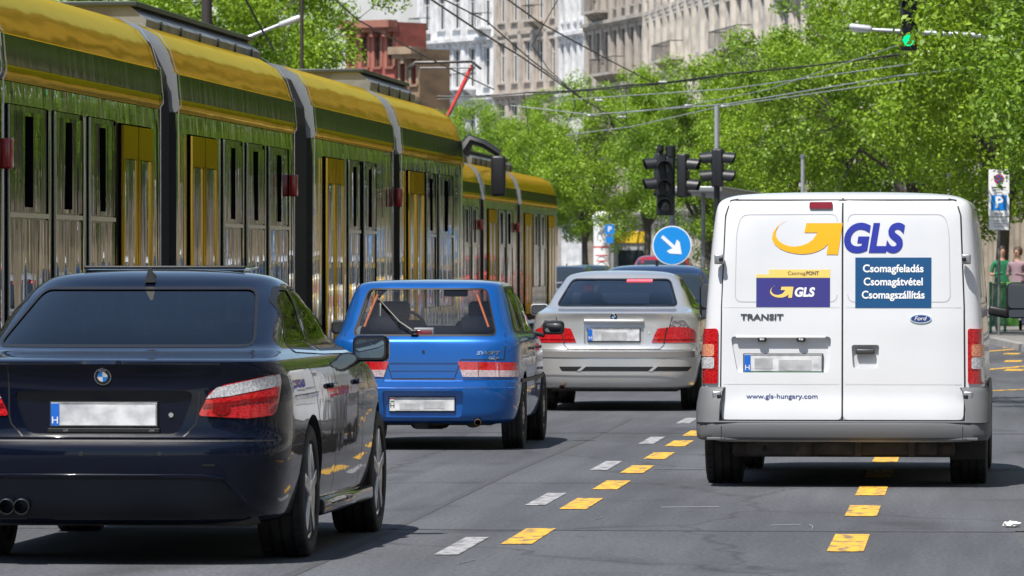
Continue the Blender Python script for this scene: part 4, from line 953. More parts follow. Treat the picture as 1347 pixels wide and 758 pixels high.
def bark(): return mat('bark', (.055,.047,.038), .9, noise=(6,(.10,.088,.07),.4,.65,(1,1,.2)), bump=(14,.6,.03,(1,1,.2)))
def tree_meshes(seed, H=9.5, trunk_h=3.0, rad=3.8, nleaf=22000, leaf=.12, lm=None, clumps=150, low=.0, crad=(.45,.85), flat=.8):
    rng = np.random.RandomState(seed)
    tb = MB(); B = bark()
    lean = rng.uniform(-.3,.3,2)
    top = np.array([lean[0], lean[1], trunk_h])
    tb.tube([(0,0,-.1),(lean[0]*.2,lean[1]*.2,trunk_h*.4),tuple(top),(lean[0]*1.4,lean[1]*1.4,trunk_h*1.5)], [.20,.15,.125,.09], B, 9)
    # clump centres inside an uneven ellipsoid
    cz = (H+trunk_h*.75+low)/2; hz = H-cz; C = []
    ph = rng.uniform(0, 6.28, 6)
    while len(C) < clumps:
        p = rng.uniform(-1,1,3); r = np.linalg.norm(p)
        if r > 1 or r < .25: continue
        th = math.atan2(p[1], p[0]); k = 1+.22*math.sin(2*th+ph[0])+.14*math.sin(3*th+ph[1])+.18*math.sin(4*p[2]+2*th+ph[2])
        if p[2] < -.55 and rng.rand() < .4: continue
        if rng.rand() > .35+.65*r: continue
        C.append([p[0]*rad*k, p[1]*rad*k, cz+p[2]*hz*(.85+.15*k)])
    C = np.array(C)
    # limbs to clumps via a few hubs
    hubs = []
    for k in range(15):
        a = 2*math.pi*k/15+rng.uniform(-.3,.3); rr = rad*rng.uniform(.3,.55); hubs.append([rr*math.cos(a), rr*math.sin(a), cz+hz*rng.uniform(-.35,.5)])
    hubs.append([0,0,cz+hz*.5]); hubs = np.array(hubs)
    for h in hubs:
        mid = top*.5+h*.5+np.array([0,0,.35]); st = top*(.75+.3*rng.rand())
        tb.tube([tuple(st), tuple(mid), tuple(h)], [.085,.06,.035], B, 6, cap=False)
    for c in C:
        if rng.rand() > .42: continue
        h = hubs[np.argmin(np.linalg.norm(hubs-c, axis=1))]; mid = (h+c)/2+rng.uniform(-.15,.15,3)
        tb.tube([tuple(h), tuple(mid), tuple(c)], [.018,.011,.006], B, 4, cap=False)
    trunk = tb.mesh('trunk', 60, fix=False)
    # leaves
    cr = rng.uniform(crad[0], crad[1], clumps); wgt = cr**2; idx = rng.choice(clumps, nleaf, p=wgt/wgt.sum())
    d = rng.normal(size=(nleaf,3)); d /= np.linalg.norm(d, axis=1)[:,None]; r = rng.rand(nleaf)**.45
    P = C[idx]+d*(cr[idx]*r)[:,None]*np.array([1,1,flat]); 
    P[:,2] -= .12*np.abs(d[:,0])*cr[idx]
    # orientation: loosely facing outwards and up
    nrm = d*.6+np.array([0,0,.7])+rng.normal(size=(nleaf,3))*.65; nrm /= np.linalg.norm(nrm, axis=1)[:,None]
    t = np.cross(nrm, rng.normal(size=(nleaf,3))); t /= np.linalg.norm(t, axis=1)[:,None]; b_ = np.cross(nrm, t)
    s = leaf*rng.uniform(.6,1.3,nleaf)[:,None]
    V = np.stack([P-t*s*.5, P+b_*s*.28+nrm*s*.06, P+t*s*.5, P-b_*s*.28+nrm*s*.06], 1).reshape(-1,3)
    me = bpy.data.meshes.new('crown'); me.vertices.add(len(V)); me.vertices.foreach_set('co', V.ravel()); me.loops.add(4*nleaf); me.loops.foreach_set('vertex_index', np.arange(4*nleaf, dtype=np.int32))
    me.polygons.add(nleaf); me.polygons.foreach_set('loop_start', np.arange(0,4*nleaf,4, dtype=np.int32)); me.polygons.foreach_set('loop_total', np.full(nleaf,4, dtype=np.int32)); me.materials.append(lm); me.update(calc_edges=True)
    return trunk, me
def put_tree(name, label, meshes, loc, rz, s, group=None):
    t = thing(name, label, 'tree', loc, rz, group); t.scale = (s,s,s)
    link('trunk', meshes[0], t); link('crown', meshes[1], t); return t

# ============================================================ buildings
WINC = {}
def window_mesh(w, h, framec, tr=None, ped=False):
    key = (round(w,2), round(h,2), framec, tr.name if tr else '', ped)
    if key in WINC: return WINC[key]
    b = MB(); F = mat('frame_'+framec, {'white':(.72,.72,.70),'brown':(.16,.09,.06),'red':(.30,.05,.04),'grey':(.35,.36,.36)}[framec], .5); G = mat('building_glass', (.012,.016,.02), .06, coat=.2, noise=(1.5,(.05,.06,.07),.4,.6))
    b.box((0,.06,h/2), (w-.02,.02,h-.02), G)
    t = .06
    for x in (-w/2+t/2, 0, w/2-t/2): b.box((x,.02,h/2), (t if x else .05,.05,h-.01), F)
    for z, tt in ((t/2,t),(h-t/2,t),(h*.68,.05)): b.box((0,.017,z), (w-.012,.05,tt), F)
    if tr:
        b.box((0,-.19,-.05), (w+.3,.18,.12), tr); b.box((0,-.18,h+.12), (w+.35,.14,.2), tr)
        for sx in (-1,1): b.box((sx*(w/2+.09),-.14,h/2), (.16,.06,h), tr)
        if ped: b.prism([(-w/2-.25,h+.25),(w/2+.25,h+.25),(0,h+.7)], -.28, -.12, tr)
    WINC[key] = b.mesh('window'); return WINC[key]
def building(name, label, pA, pB, floors, fh, col, col2, frame, bays, style, ground_h=4.5, top=True, group=None, trim=None, balc=(), depth=14, roofc=(.12,.07,.06)):
    """pA near end, pB far end of the street front; the street is on the left of A->B seen from above"""
    gr = lambda c: tuple(.93*(.68*k+.32*sum(c)/3) for k in c) if 'brick' not in label else c
    col = gr(col); col2 = tuple(.85*k for k in gr(col2)); trim = gr(trim) if trim else None
    A = Vector(pA).to_3d(); B = Vector(pB).to_3d(); u = (B-A); Ln = u.length; u.normalize()
    ang = math.atan2(u.y, u.x)
    # local frame: x along the front, -y into the street, z up
    # the street side normal must point to the camera side
    nrm = Vector((u.y, -u.x, 0))           # local -y
    if nrm.dot(-A) < 0: A, B = B, A; u = -u; ang = math.atan2(u.y, u.x)
    root = thing(name, label, 'building', (A.x, A.y, 0), ang, group)
    WM = mat('wall_%d_%d_%d' % tuple(int(c*999) for c in col), col, .85, noise=(.7,col2,.4,.62,(1,1,2.2)), bump=(6,.3,.03))
    TR = mat('trim_%d_%d_%d' % tuple(int(c*999) for c in (trim or col)), trim or tuple(min(.8,c*1.12) for c in col), .8, noise=(1.1,tuple(c*.72 for c in (trim or col)),.45,.65))
    w = MB(); bw = Ln/bays; ww = bw*.44; H = ground_h+floors*fh
    t = .45
    # ground floor piers, with dark shop openings
    for k in range(bays+1):
        x = k*bw; pw = bw*.34; a = max(0, x-pw/2); c = min(Ln, x+pw/2); w.box(((a+c)/2, t/2, ground_h/2), (c-a, t, ground_h), WM)
    w.box((Ln/2, t/2, ground_h-.35), (Ln-.01, t-.02, .7), WM)
    for f in range(floors):
        z0 = ground_h+f*fh; zs = z0+.85; zt = z0+fh-.55
        w.box((Ln/2, t/2, (z0+zs)/2), (Ln, t, zs-z0), WM); w.box((Ln/2, t/2, (zt+z0+fh)/2), (Ln, t, z0+fh-zt), WM)
        for k in range(bays+1):
            a = max(0, k*bw-(bw-ww)/2); c = min(Ln, k*bw+(bw-ww)/2); w.box(((a+c)/2, t/2, (zs+zt)/2), (c-a, t, zt-zs+.002), WM)
    w.box((Ln/2, depth/2+t, H/2), (Ln-.02, depth, H-.02), WM)
    w.build('wall', root)
    def cornice(z, d, h):
        c = MB()
        c.box((Ln/2, -d/2, z), (Ln+.1, d, h), TR); c.box((Ln/2, -d*.3, z-h*.8), (Ln+.05, d*.6, h*.6), TR)
        if d > .35:
            n = int(Ln/.9)
            for k in range(n): c.box(((k+.5)*Ln/n, -d*.38, z-h*1.35), (.22, d*.7, h*.8), TR)
        c.build('cornice', root)
    cornice(ground_h+.05, .35, .25)
    for f in range(1, floors): cornice(ground_h+f*fh+.05, .45 if (f % 2 == 0 or style == 'rich') else .18, .22)
    cornice(H-.1, .75, .4)
    if style in ('rich','pilaster','column'):
        for k in range(bays+1):
            p = MB(); x = min(max(k*bw, .25), Ln-.25)
            if style == 'column': p.lathe([(.28,ground_h+.3),(.24,ground_h+fh*2),(.34,ground_h+fh*2+.1),(.34,ground_h+fh*2+.4)], TR, 'Z', (x,-.22,0), 12); p.box((x,-.12,ground_h+fh*2+(H-ground_h-fh*2)/2), (.5,.24,H-ground_h-fh*2-.6), TR)
            else: p.box((x,-.09,(ground_h+H)/2), (.55,.18,H-ground_h-.7), TR); p.box((x,-.14,H-1.2), (.7,.28,.5), TR)
            p.build('pilaster', root)
    for f in range(floors):
        z0 = ground_h+f*fh; zs = z0+.85; zt = z0+fh-.55
        wm = window_mesh(ww, zt-zs, frame, TR, style in ('rich','column') and f % 2 == 0)
        for k in range(bays):
            x = (k+.5)*bw; o = link('window', wm, root, (x, .12, zs))
    for (f, k, n) in balc:
        z = ground_h+f*fh+.72; x0 = (k+.5)*bw-ww/2-.4; x1 = (k+n-.5)*bw+ww/2+.4; q = MB()
        q.box(((x0+x1)/2,-.5,z), (x1-x0,1.0,.16), TR)
        for x in np.arange(x0+.3, x1, 1.2): q.prism([(-.02,z-.08),(-.8,z-.08),(-.02,z-.75)], x-.1, x+.1, TR, 'X')
        bo = q.build('balcony', root); q = MB(); RM = mat('railing_iron', (.02,.02,.022), .5)
        q.box(((x0+x1)/2,-.96,z+1.0), (x1-x0,.05,.05), RM)
        for x in np.arange(x0, x1+.01, .34): q.box((x,-.96,z+.54), (.025,.02,.9), RM)
        for x in (x0, x1): q.box((x,-.5,z+1.0), (.05,.95,.05), RM); 
        q.build('railing', bo)
    if top:
        r = MB(); RF = mat('roof_%d' % int(roofc[0]*999), roofc, .8, noise=(4,tuple(k*1.5 for k in roofc),.4,.6))
        r.prism([(-.3,H+.02),(depth*.5,H+3.2),(depth,H+.02)], -.05, Ln+.05, RF, 'X'); ro = r.build('roof', root)
        r = MB(); r.box((Ln*.3,depth*.35,H+2.6), (1.2,.7,2.6), mat('chimney', (.35,.2,.14), .9)); r.build('chimney', ro)
    return root

# ============================================================ the tram
def tram_module(mb_root, y0, y1, doors, windows, xs=-6.88, nose=None, xc=-8.1, openw=()):
    """one rigid section with its own body, roof band, doors and windows"""
    hw = abs(xc-xs)
    body = MB(); CB = mat('tram_skin', (.34,.35,.32), .02, .9, 0, bump=(1.0,1.0,.028,(.6,2.6,.13),2), tint=(.95,.95,.88))
    prof = [(-hw+.12,.30),(-hw+.02,.42),(-hw,.60),(-hw,2.62),(-hw+.012,2.80)]
    P = prof+[(-x, z) for x, z in prof[::-1]]
    body.prism([(xc+x, z) for x, z in P], y0, y1, CB)
    body.build('body', mb_root, 40)
    # roof band: rounded yellow fairing with a green stripe
    r = MB(); Y_ = tinted_gloss('tram_yellow', (.42,.26,.010), (.78,.56,.12), .6, .10, (1.0,.7,.03,(1.0,.5,2.4),2)); G_ = tinted_gloss('tram_green', (.06,.07,.045), (.27,.28,.22), .6, .12, (1.0,.8,.02,(1,3.5,.4),3))
    RP = [(1.0,2.80),(1.018,2.83),(1.018,2.91),(1.014,2.92),(1.0,3.13),(.985,3.14),(.94,3.32),(.86,3.46),(.72,3.56),(.50,3.61),(.0,3.63)]
    n = 14; ys = np.linspace(y0+.01, y1-.01, n)
    for side in (-1, 1):
        for i in range(len(RP)-1):
            V = [];
            for y in ys:
                V += [(xc+side*hw*RP[i][0], y, RP[i][1]), (xc+side*hw*RP[i+1][0], y, RP[i+1][1])]
            r.add(V, [(2*k,2*k+1,2*k+3,2*k+2) for k in range(n-1)], G_ if i in (3,) or i == 2 else Y_)
    for y in (ys[0], ys[-1]):
        r.add([(xc+hw*a, y, z) for a, z in RP]+[(xc-hw*a, y, z) for a, z in RP[::-1][1:]], [tuple(range(2*len(RP)-1))], mat('tram_edge', (.55,.56,.56), .25, .75))
    me = r.mesh('roof_fairing', None, fix=False); bm = bmesh.new(); bm.from_mesh(me); bmesh.ops.remove_doubles(bm, verts=bm.verts, dist=.0005); bmesh.ops.recalc_face_normals(bm, faces=bm.faces); bm.to_mesh(me); bm.free(); me.polygons.foreach_set('use_smooth', [True]*len(me.polygons)); me.set_sharp_from_angle(angle=R(40)); link('roof_fairing', me, mb_root)
    # joint pillars at either end
    PF = [(-hw,.32),(-hw,.62),(-hw,2.80)]+[(-hw*a, z) for a, z in RP[1:]]; PF = PF+[(-x, z) for x, z in PF[::-1][1:]]
    for y, d in ((y0, .07), (y1, -.07)):
        V = []
        for (x, z) in PF:
            k = 1.012; V += [(xc+x*k, y, .3+(z-.3)*1.006), (xc+x*k, y+d, .3+(z-.3)*1.006)]
        p = MB(); p.add(V, [(2*k,2*k+1,2*k+3,2*k+2) for k in range(len(PF)-1)], mat('tram_edge', (.55,.56,.56), .25, .75)); p.build('end_frame', mb_root, 40, fix=False)
    GL = mat('tram_glass', (.010,.013,.010), .01, .0, 0, bump=(1.0,1.0,.030,(.5,1.9,.11),1.6), ior=2.0); FR = mat('tram_frame', (.22,.23,.20), .08, .8, 0, bump=(1.0,.9,.02,(.5,4.5,.3),3), tint=(.7,.72,.6))
    K = mat('tram_gap', (.004,.004,.005), .9, spec=0.)
    for (a, b) in windows:
        w = MB(); w.box((xs+.002, (a+b)/2, 1.78), (.014, b-a+.018, 1.715), K); w.box((xs+.006, (a+b)/2, 1.78), (.018, b-a, 1.70), FR); w.box((xs+.018, a+.02, 1.78), (.012,.035,1.70), mat('tram_bar', (.6,.6,.58), .2, .8)); w.box((xs+.018, b-.02, 1.78), (.012,.03,1.70), K); 
        rr = random.uniform; w.box((xs+.014,(a+b)/2,1.39), (.012,b-a-.10,.84), GL, (0,R(rr(-.3,.3)),R(rr(-.5,.5)))); w.box((xs+.014,(a+b)/2,2.23), (.012,b-a-.10,.72), GL, (0,R(rr(-.4,.4)),R(rr(-.5,.5))))
        w.box((xs+.020,(a+b)/2,1.84), (.010,b-a,.035), mat('tram_bar', (.6,.6,.58), .2, .8))
        w_ = w.build('window', mb_root)
        h = MB(); h.box((xs+.024, a+(b-a)*.50, 2.23), (.006,(b-a)*.17,.66), K); h.build('window_gap', w_)
    YD = tinted_gloss('tram_door_yellow', (.50,.30,.01), (.80,.55,.12), .6, .08, (1.0,.8,.02,(.5,4,.25),3))
    for (a, b) in doors:
        d = MB(); d.box((xs+.002,(a+b)/2,1.46), (.024,b-a+.06,2.33), K)
        do = d.build('door', mb_root)
        for q in range(2):
            l = MB(); ya = a+(b-a)*.5*q; yb_ = ya+(b-a)*.5; wd = yb_-ya
            l.box((xs+.022,(ya+yb_)/2,2.475), (.03,wd-.05,.27), YD); l.box((xs+.022,(ya+yb_)/2,.44), (.03,wd-.05,.24), YD)
            for yy in (ya+.06, yb_-.06): l.box((xs+.022,yy,1.45), (.03,.08,1.79), YD)
            l.box((xs+.018,(ya+yb_)/2,1.45), (.02,wd-.16,1.77), GL, (0,0,R(random.uniform(-.5,.5))))
            l.build('door_leaf', do)
    return mb_root
def tram(name, label, Y0, mods, xs, xc, joints, boxes, red, panto=None, nose=None, mirror_=None):
    root = thing(name, label, 'tram', (0,0,0))
    for (y0, y1, doors, wins) in mods: tram_module(root, y0, y1, doors, wins, xs, xc=xc)
    hw = abs(xc-xs)
    for (a, b) in joints:
        j = MB(); J = mat('bellows', (.014,.014,.015), .6)
        n = 9; PB = [(-hw,.40),(-hw,2.80),(-hw*.98,3.14),(-hw*.86,3.44),(-hw*.5,3.58),(hw*.5,3.58),(hw*.86,3.44),(hw*.98,3.14),(hw,2.8),(hw,.4)]
        V = []; m2 = len(PB)
        for k in range(2*n+1):
            y = a+(b-a)*k/(2*n); q = .955 if k % 2 else .90
            V += [(xc+x*q, y, .3+(z-.3)*(.99 if k % 2 else .96)) for x, z in PB]
        j.add(V, [(i*m2+c, i*m2+c+1, (i+1)*m2+c+1, (i+1)*m2+c) for i in range(2*n) for c in range(m2-1)], J)
        j.build('bellows', root)
    for (a, b, z0, z1) in boxes:
        q = MB(); E = mat('roof_equipment', (.20,.21,.21), .5, .3, noise=(3,(.12,.125,.12),.4,.6)); x0 = xs-.55; x1 = xc-.6
        q.prism([(x0,z0),(x0+.03,z1-.12),(x0-.12,z1),(x1,z1),(x1,z0)], a, b, E); q.box(((x0+x1)/2,(a+b)/2,z1+.02), (x0-x1-.1,b-a+.1,.045), mat('roof_cover', (.03,.04,.035), .4), bev=.01)
        for yy in np.arange(a+1, b, 1.4): q.box((x0+.03,yy,(z0+z1)/2-.03), (.02,.06,z1-z0-.15), mat('roof_cover', (.03,.04,.035), .4))
        q.build('roof_equipment', root, 30)
    for y in red:
        q = MB(); q.box((xs+.055,y,2.27), (.09,.10,.22), mat('lamp_red_dull', (.33,.008,.008), .25, coat=.8), bev=.02); q.box((xs+.005,y,2.28), (.05,.07,.14), BLACK()); q.build('marker_lamp', root, 40)
    if nose:
        a, b = nose; r = MB(); CB = MATS['tram_skin']; Y_ = MATS['tram_yellow']; G_ = MATS['tram_green']
        RP = [(1.0,.32),(1.0,.6),(1.0,1.3),(1.0,2.80),(1.018,2.83),(1.018,2.91),(1.014,2.92),(1.0,3.13),(.985,3.14),(.94,3.32),(.86,3.46),(.72,3.56),(.50,3.61),(.0,3.63)]
        n = 12
        def sl(t): # length factor to width, height
            return (1-.42*t**2.2, 1-.10*t**2)
        for side in (-1,1):
            for i in range(len(RP)-1):
                V = []
                for k in range(n+1):
                    t = k/n; f, g = sl(t); L_ = (b-a)
                    for (wx, z) in (RP[i], RP[i+1]):
                        sh = 1-.35*max(0,(z-1.0)/2.6)**2; V.append((xc+side*hw*wx*f, a+L_*t*sh, .3+(z-.3)*g))
                m_ = CB if i < 3 else (G_ if i in (5,6) else Y_)
                r.add(V, [(2*k,2*k+1,2*k+3,2*k+2) for k in range(n)], m_)
        for i in range(len(RP)-1):
            V = []
            for (wx, z) in (RP[i], RP[i+1]):
                sh = 1-.35*max(0,(z-1.0)/2.6)**2; f, g = sl(1)
                for side in (-1,1): V.append((xc+side*hw*wx*f, a+(b-a)*sh, .3+(z-.3)*g))
            r.add(V, [(0,1,3,2)], CB if i < 3 else (G_ if i in (5,6) else Y_))
        r.build('driver_cab', root, 40, fix=False)
    if mirror_:
        y = mirror_; q = MB(); q.tube([(xs-.1,y,3.0),(xs+.02,y,3.18),(xs+.20,y,3.12),(xs+.42,y,2.98)], [.11,.08,.06,.05], BLACK(), 8)
        q.box((xs+.40,y,2.68), (.20,.12,.56), BLACK(), bev=.04); q.build('camera_arm', root, 40)
    if panto:
        y, zb, zt = panto; q = MB(); M = mat('panto_dark', (.04,.04,.042), .4, .6); RD = mat('panto_red', (.45,.035,.03), .4)
        p = MB(); p.tube([(xc+.1,y-.1,3.65),(xc,y-1.9,zb)], .05, RD, 8); p.build('lower_arm', root, 40)
        p = MB(); p.tube([(xc+.0,y-1.9,zb),(xc+.60,y,zt-.10)], .040, RD, 8); p.tube([(xc+.02,y-1.9,zb+.1),(xc+.68,y,zt-.10)], .012, M, 6); p.build('upper_arm', root, 40)
        for dy in (-.2,.2):
            p = MB(); p.tube([(xc-.78,y+dy,zt-.16),(xc-.62,y+dy,zt-.02),(xc+.62,y+dy,zt),(xc+.80,y+dy,zt-.16)], .025, M, 6); p.build('contact_strip', root, 40)
        p = MB(); p.tube([(xc-.5,y-.2,zt-.14),(xc+.6,y-.2,zt-.14)], .02, M, 6); p.tube([(xc+.62,y-.2,zt-.1),(xc+.62,y+.2,zt-.1)], .02, M, 6); p.box((xc,y-1.0,3.72), (1.3,2.4,.10), M); p.build('pantograph_base', root)
    u = MB(); ya = mods[0][0]; yb = mods[-1][1]; u.box((xc,(ya+yb)/2,.22), (hw*2-.5,yb-ya-.4,.16), DARKMET())
    for (y0, y1, d_, w_) in mods[::2]:
        for yy in ((y0+y1)/2-.9,(y0+y1)/2+.9):
            for s in (-1,1): u.lathe([(0,-.07),(.29,-.07),(.30,.07),(0,.07)], DARKMET(), 'X', (xc+s*.72,yy,.32), 20)
    u.build('bogies', root, 35)
    return root

# ============================================================ signals, signs, lamps
def signal_head(root, c, n, facing, s=1.0, lit=None, pitch=.31):
    """box with n round lenses; facing is the way its lenses look, in degrees (0 = to the camera)"""
    b = MB(); M = mat('signal_black', (.012,.013,.016), .45); H = n*pitch+.04; rot = Matrix.Rotation(R(facing), 3, 'Z')
    b.box(rot @ Vector((0,.09,0)), (.29*s,.16,H*s), M, rot, bev=.03)
    for k in range(n):
        z = ((n-1)/2-k)*pitch*s
        # deep hood around each lens
        V = []; m = 14
        for j in range(m+1):
            a = R(-35+250*j/m); x, zz = .118*s*math.cos(a), .118*s*math.sin(a)
            V += [rot @ Vector((x, .02, z+zz)), rot @ Vector((x*.96, -.20*s+.07*(1-math.sin(a))*.5, z+zz*.93-.012))]
        b.add([v for v in V], [(2*j,2*j+1,2*j+3,2*j+2) for j in range(m)], M)
        V2 = [v*1.0+rot @ Vector((0,0,.006)) for v in V]
    o = b.build('signal_head', root, 40, fix=False, loc=c)
    for k in range(n):
        z = ((n-1)/2-k)*pitch*s; l = MB(); m_ = mat('lens_off', (.03,.032,.03), .15, coat=1) if lit != k else mat('lens_green', (.0,.30,.14), .3, emit=(.0,.75,.28), estr=1.1)
        vs = [rot @ Vector(p) for p in [(0,-.012,z)]+[(.10*s*math.cos(2*math.pi*j/20), .004, z+.10*s*math.sin(2*math.pi*j/20)) for j in range(20)]]
        l.add(vs, [(0,1+j,1+(j+1)%20) for j in range(20)], m_); l.build('lens', o, fix=False)
    return o

# ============================================================ PLACING THE SCENE
import time as _t
_T0 = _t.time()
ground()
# ---- buildings: the right-hand fronts following the bend (near end, far end)
def XY(px, Y): p = W(px, 345, Y); return (p.x, p.y)
building('apartment_house', 'sandy stone house with rough block base behind the parking sign', (1.9,158), (.2,203), 5, 3.9, (0.468,0.377,0.260), (0.390,0.312,0.215), 'brown', 12, 'rich', ground_h=5.2)
building('apartment_house', 'pale stone house behind the densest part of the tree row', (.0,204), (-3.3,262), 5, 3.9, (0.546,0.507,0.442), (0.442,0.403,0.351), 'white', 14, 'pilaster')
building('apartment_house', 'light beige house with tall columns at the top edge behind the tree crowns', XY(1150,285), XY(925,340), 5, 3.9, (0.598,0.533,0.442), (0.494,0.429,0.351), 'grey', 14, 'column', balc=((2,2,3),(3,7,3)))
building('apartment_house', 'beige house with a deep dark cornice above the tree tops', XY(925,341), XY(850,369), 5, 4.0, (0.572,0.507,0.416), (0.468,0.403,0.338), 'grey', 8, 'column', balc=((2,3,3),))
building('apartment_house', 'brown grey house with balcony between the white front and the dark cornice', XY(850,369.5), XY(772,388), 5, 4.0, (0.390,0.332,0.267), (0.312,0.260,0.208), 'brown', 7, 'rich', balc=((2,2,3),(3,1,2)), trim=(0.494,0.429,0.351))
building('apartment_house', 'narrow bright white ornate house between two brown fronts', XY(772,388.4), XY(738,395), 5, 3.9, (0.780,0.780,0.780), (0.650,0.676,0.715), 'white', 4, 'rich', trim=(0.780,0.780,0.780))
building('apartment_house', 'tan brown house with tall white windows left of the narrow white house', XY(737,395.5), XY(653,406), 5, 4.05, (0.481,0.390,0.305), (0.390,0.319,0.247), 'white', 5, 'pilaster', balc=((1,1,2),(3,3,1)), trim=(0.559,0.468,0.377))
building('apartment_house', 'white grey house with iron balconies left of the tan brown house', XY(652,406.5), XY(552,417), 5, 4.0, (0.715,0.728,0.741), (0.572,0.598,0.624), 'white', 5, 'rich', balc=((2,2,2),(3,0,1),(3,4,1)), trim=(0.780,0.780,0.780))
building('apartment_house', 'dark red brick house with tiled roof rising behind the tram roofs', XY(522,330), XY(455,332.2), 3, 3.3, (.40,.12,.09), (.30,.09,.07), 'brown', 4, 'plain', ground_h=4.7, depth=2, top=False, trim=(.34,.14,.10), roofc=(.25,.09,.06))
building('apartment_house', 'low brown stucco house joined to the right end of the brick house', XY(552,329), XY(523,330), 3, 2.8, (.25,.17,.10), (.19,.13,.08), 'red', 2, 'plain', ground_h=4.7, depth=2, top=False, trim=(.33,.24,.16), roofc=(.14,.08,.06))
fw = thing('apartment_house', 'blank pale firewall of a tall house above the brick house', 'building', (*XY(505,430),0))
b = MB(); b.box((0,3,15), (6.5,6,30), mat('firewall', (.62,.62,.60), .85, noise=(.4,(.52,.52,.50),.4,.6,(1,1,.3)))); b.build('wall', fw)
b = MB(); b.box((0,3,30.2), (6.9,6.4,.4), mat('firewall_cap', (.3,.28,.26), .8)); b.build('roof', fw)
for k in range(3):
    link('window', window_mesh(.9,1.4,'white'), fw, (-1.6+1.6*k, -.07, 16.2+.0*k))
# near fronts on the right, seen mirrored in the tram, and the left side of the street
building('apartment_house', 'ochre house facing the tram from the right pavement', (10.5,96), (2.2,157), 5, 3.9, (0.546,0.429,0.260), (0.455,0.351,0.208), 'brown', 14, 'rich')
building('apartment_house', 'cream house nearest on the right pavement', (14,28), (10.8,95), 5, 3.9, (0.650,0.598,0.494), (0.546,0.494,0.403), 'white', 14, 'pilaster')
building('apartment_house', 'grey stone house behind the viewer on the right', (14,-60), (14,27), 5, 3.9, (0.468,0.442,0.403), (0.390,0.364,0.325), 'white', 12, 'pilaster')
building('apartment_house', 'sandstone house behind the viewer on the left', (-27,-75), (-27,-5), 4, 3.7, (0.429,0.377,0.312), (0.364,0.312,0.260), 'white', 12, 'pilaster')
print('buildings', _t.time()-_T0)
# ---- trees
L1 = leaf_mat('leaf_bright', (.115,.205,.012), (.29,.43,.032)); L2 = leaf_mat('leaf_mid', (.08,.16,.012), (.23,.36,.03)); L3 = leaf_mat('leaf_near', (.10,.185,.010), (.28,.41,.03), .28)
TM = [tree_meshes(3, 9.3, 2.9, 4.0, 62000, .105, L1, 175, crad=(.38,.72)), tree_meshes(9, 9.0, 2.6, 3.8, 58000, .105, L2, 160, crad=(.38,.72)), tree_meshes(21, 9.6, 3.1, 4.2, 66000, .11, L1, 190, crad=(.38,.72))]
NT = tree_meshes(5, 9.0, 3.3, 4.3, 80000, .075, L3, 240, low=.25, crad=(.3,.62))
# the near tree was pruned clear of the signs and walkway below it
_me = NT[1]; _n = len(_me.polygons); _co = np.empty(len(_me.vertices)*3); _me.vertices.foreach_get('co', _co); _co = _co.reshape(-1,4,3)
_keep = _co[:,:,2].min(1) > 3.02+.25*np.sin(_co[:,0,0]*2.1)+.2*np.sin(_co[:,0,1]*3.3)
_V = _co[_keep].reshape(-1,3); _k = int(_keep.sum()); _nm = bpy.data.meshes.new('crown'); _nm.vertices.add(len(_V)); _nm.vertices.foreach_set('co', _V.ravel()); _nm.loops.add(4*_k); _nm.loops.foreach_set('vertex_index', np.arange(4*_k, dtype=np.int32))
_nm.polygons.add(_k); _nm.polygons.foreach_set('loop_start', np.arange(0,4*_k,4, dtype=np.int32)); _nm.polygons.foreach_set('loop_total', np.full(_k,4, dtype=np.int32)); _nm.materials.append(L3); _nm.update(calc_edges=True); NT = (NT[0], _nm)
print('tree meshes', _t.time()-_T0)
put_tree('street_tree', 'leafy tree whose sunlit branches hang into the top right corner', NT, (3.25,62,.12), 0, 1.06)
TR = [((4.3,80),'tree standing just beyond the tree in the top right corner'), ((3.0,98),'tree with branches above the overhead green signal'), ((1.7,116),'tree crown spreading above the parking sign'),
      ((.6,134),'tree beside the two people on the pavement'), ((-1.2,152),'tree crown rising above the right half of the white van roof'), ((-3.4,172),'tree crown rising above the left half of the white van roof'),
      ((-6.0,191),'tree crown behind the pole with the back-facing signal heads'), ((-9.0,211),'tree crown directly above the blue direction sign'), ((-12.6,235),'tree crown behind the white advertising column'),
      ((-16.5,259),'tree crown between the advertising column and the tram rear'), ((-21.0,285),'tree crown below the narrow white house front'), ((-26.0,313),'pale tree crown at the far end of the row below the white grey house')]
for k, ((x, y), lb) in enumerate(TR):
    put_tree('street_tree', lb, TM[k % 3], (x, y, .12), k*1.7+.4, (1.0,.98,1.04,.98,.98,.94,.92,.92,.95,.95,.98,1.0)[k], 'row of street trees along the right pavement')
put_tree('street_tree', 'tree behind the roof of the tram at the top left edge', TM[1], (-20.5,118,.12), 2.0, 1.05, 'trees behind the tram on the left')
put_tree('street_tree', 'tree behind the tram roof left of the thin dark pole', TM[0], (-18.9,150,.12), 1.0, 1.08, 'trees behind the tram on the left')
put_tree('street_tree', 'tree between the thin dark pole and the red brick house', TM[2], (-21.6,176,.12), 3.0, 1.08, 'trees behind the tram on the left')
put_tree('street_tree', 'small tree partly hidden by the lamp arm on the left', TM[1], (-26.5,220,.12), 4.4, .95, 'trees behind the tram on the left')
for k, (x, y) in enumerate(((6.3,22),(6.5,2),(-22,20),(-22,-25),(6.5,-22),(-22,62))):
    put_tree('street_tree', ('tree on the right pavement level with the black saloon','tree on the right pavement beside the viewer','tree on the left pavement level with the viewer','tree on the left pavement behind the viewer','tree on the right pavement behind the viewer','tree on the left pavement hidden behind the tram')[k], TM[k % 3], (x, y, .12), k*2.1, 1.0)
print('trees', _t.time()-_T0)
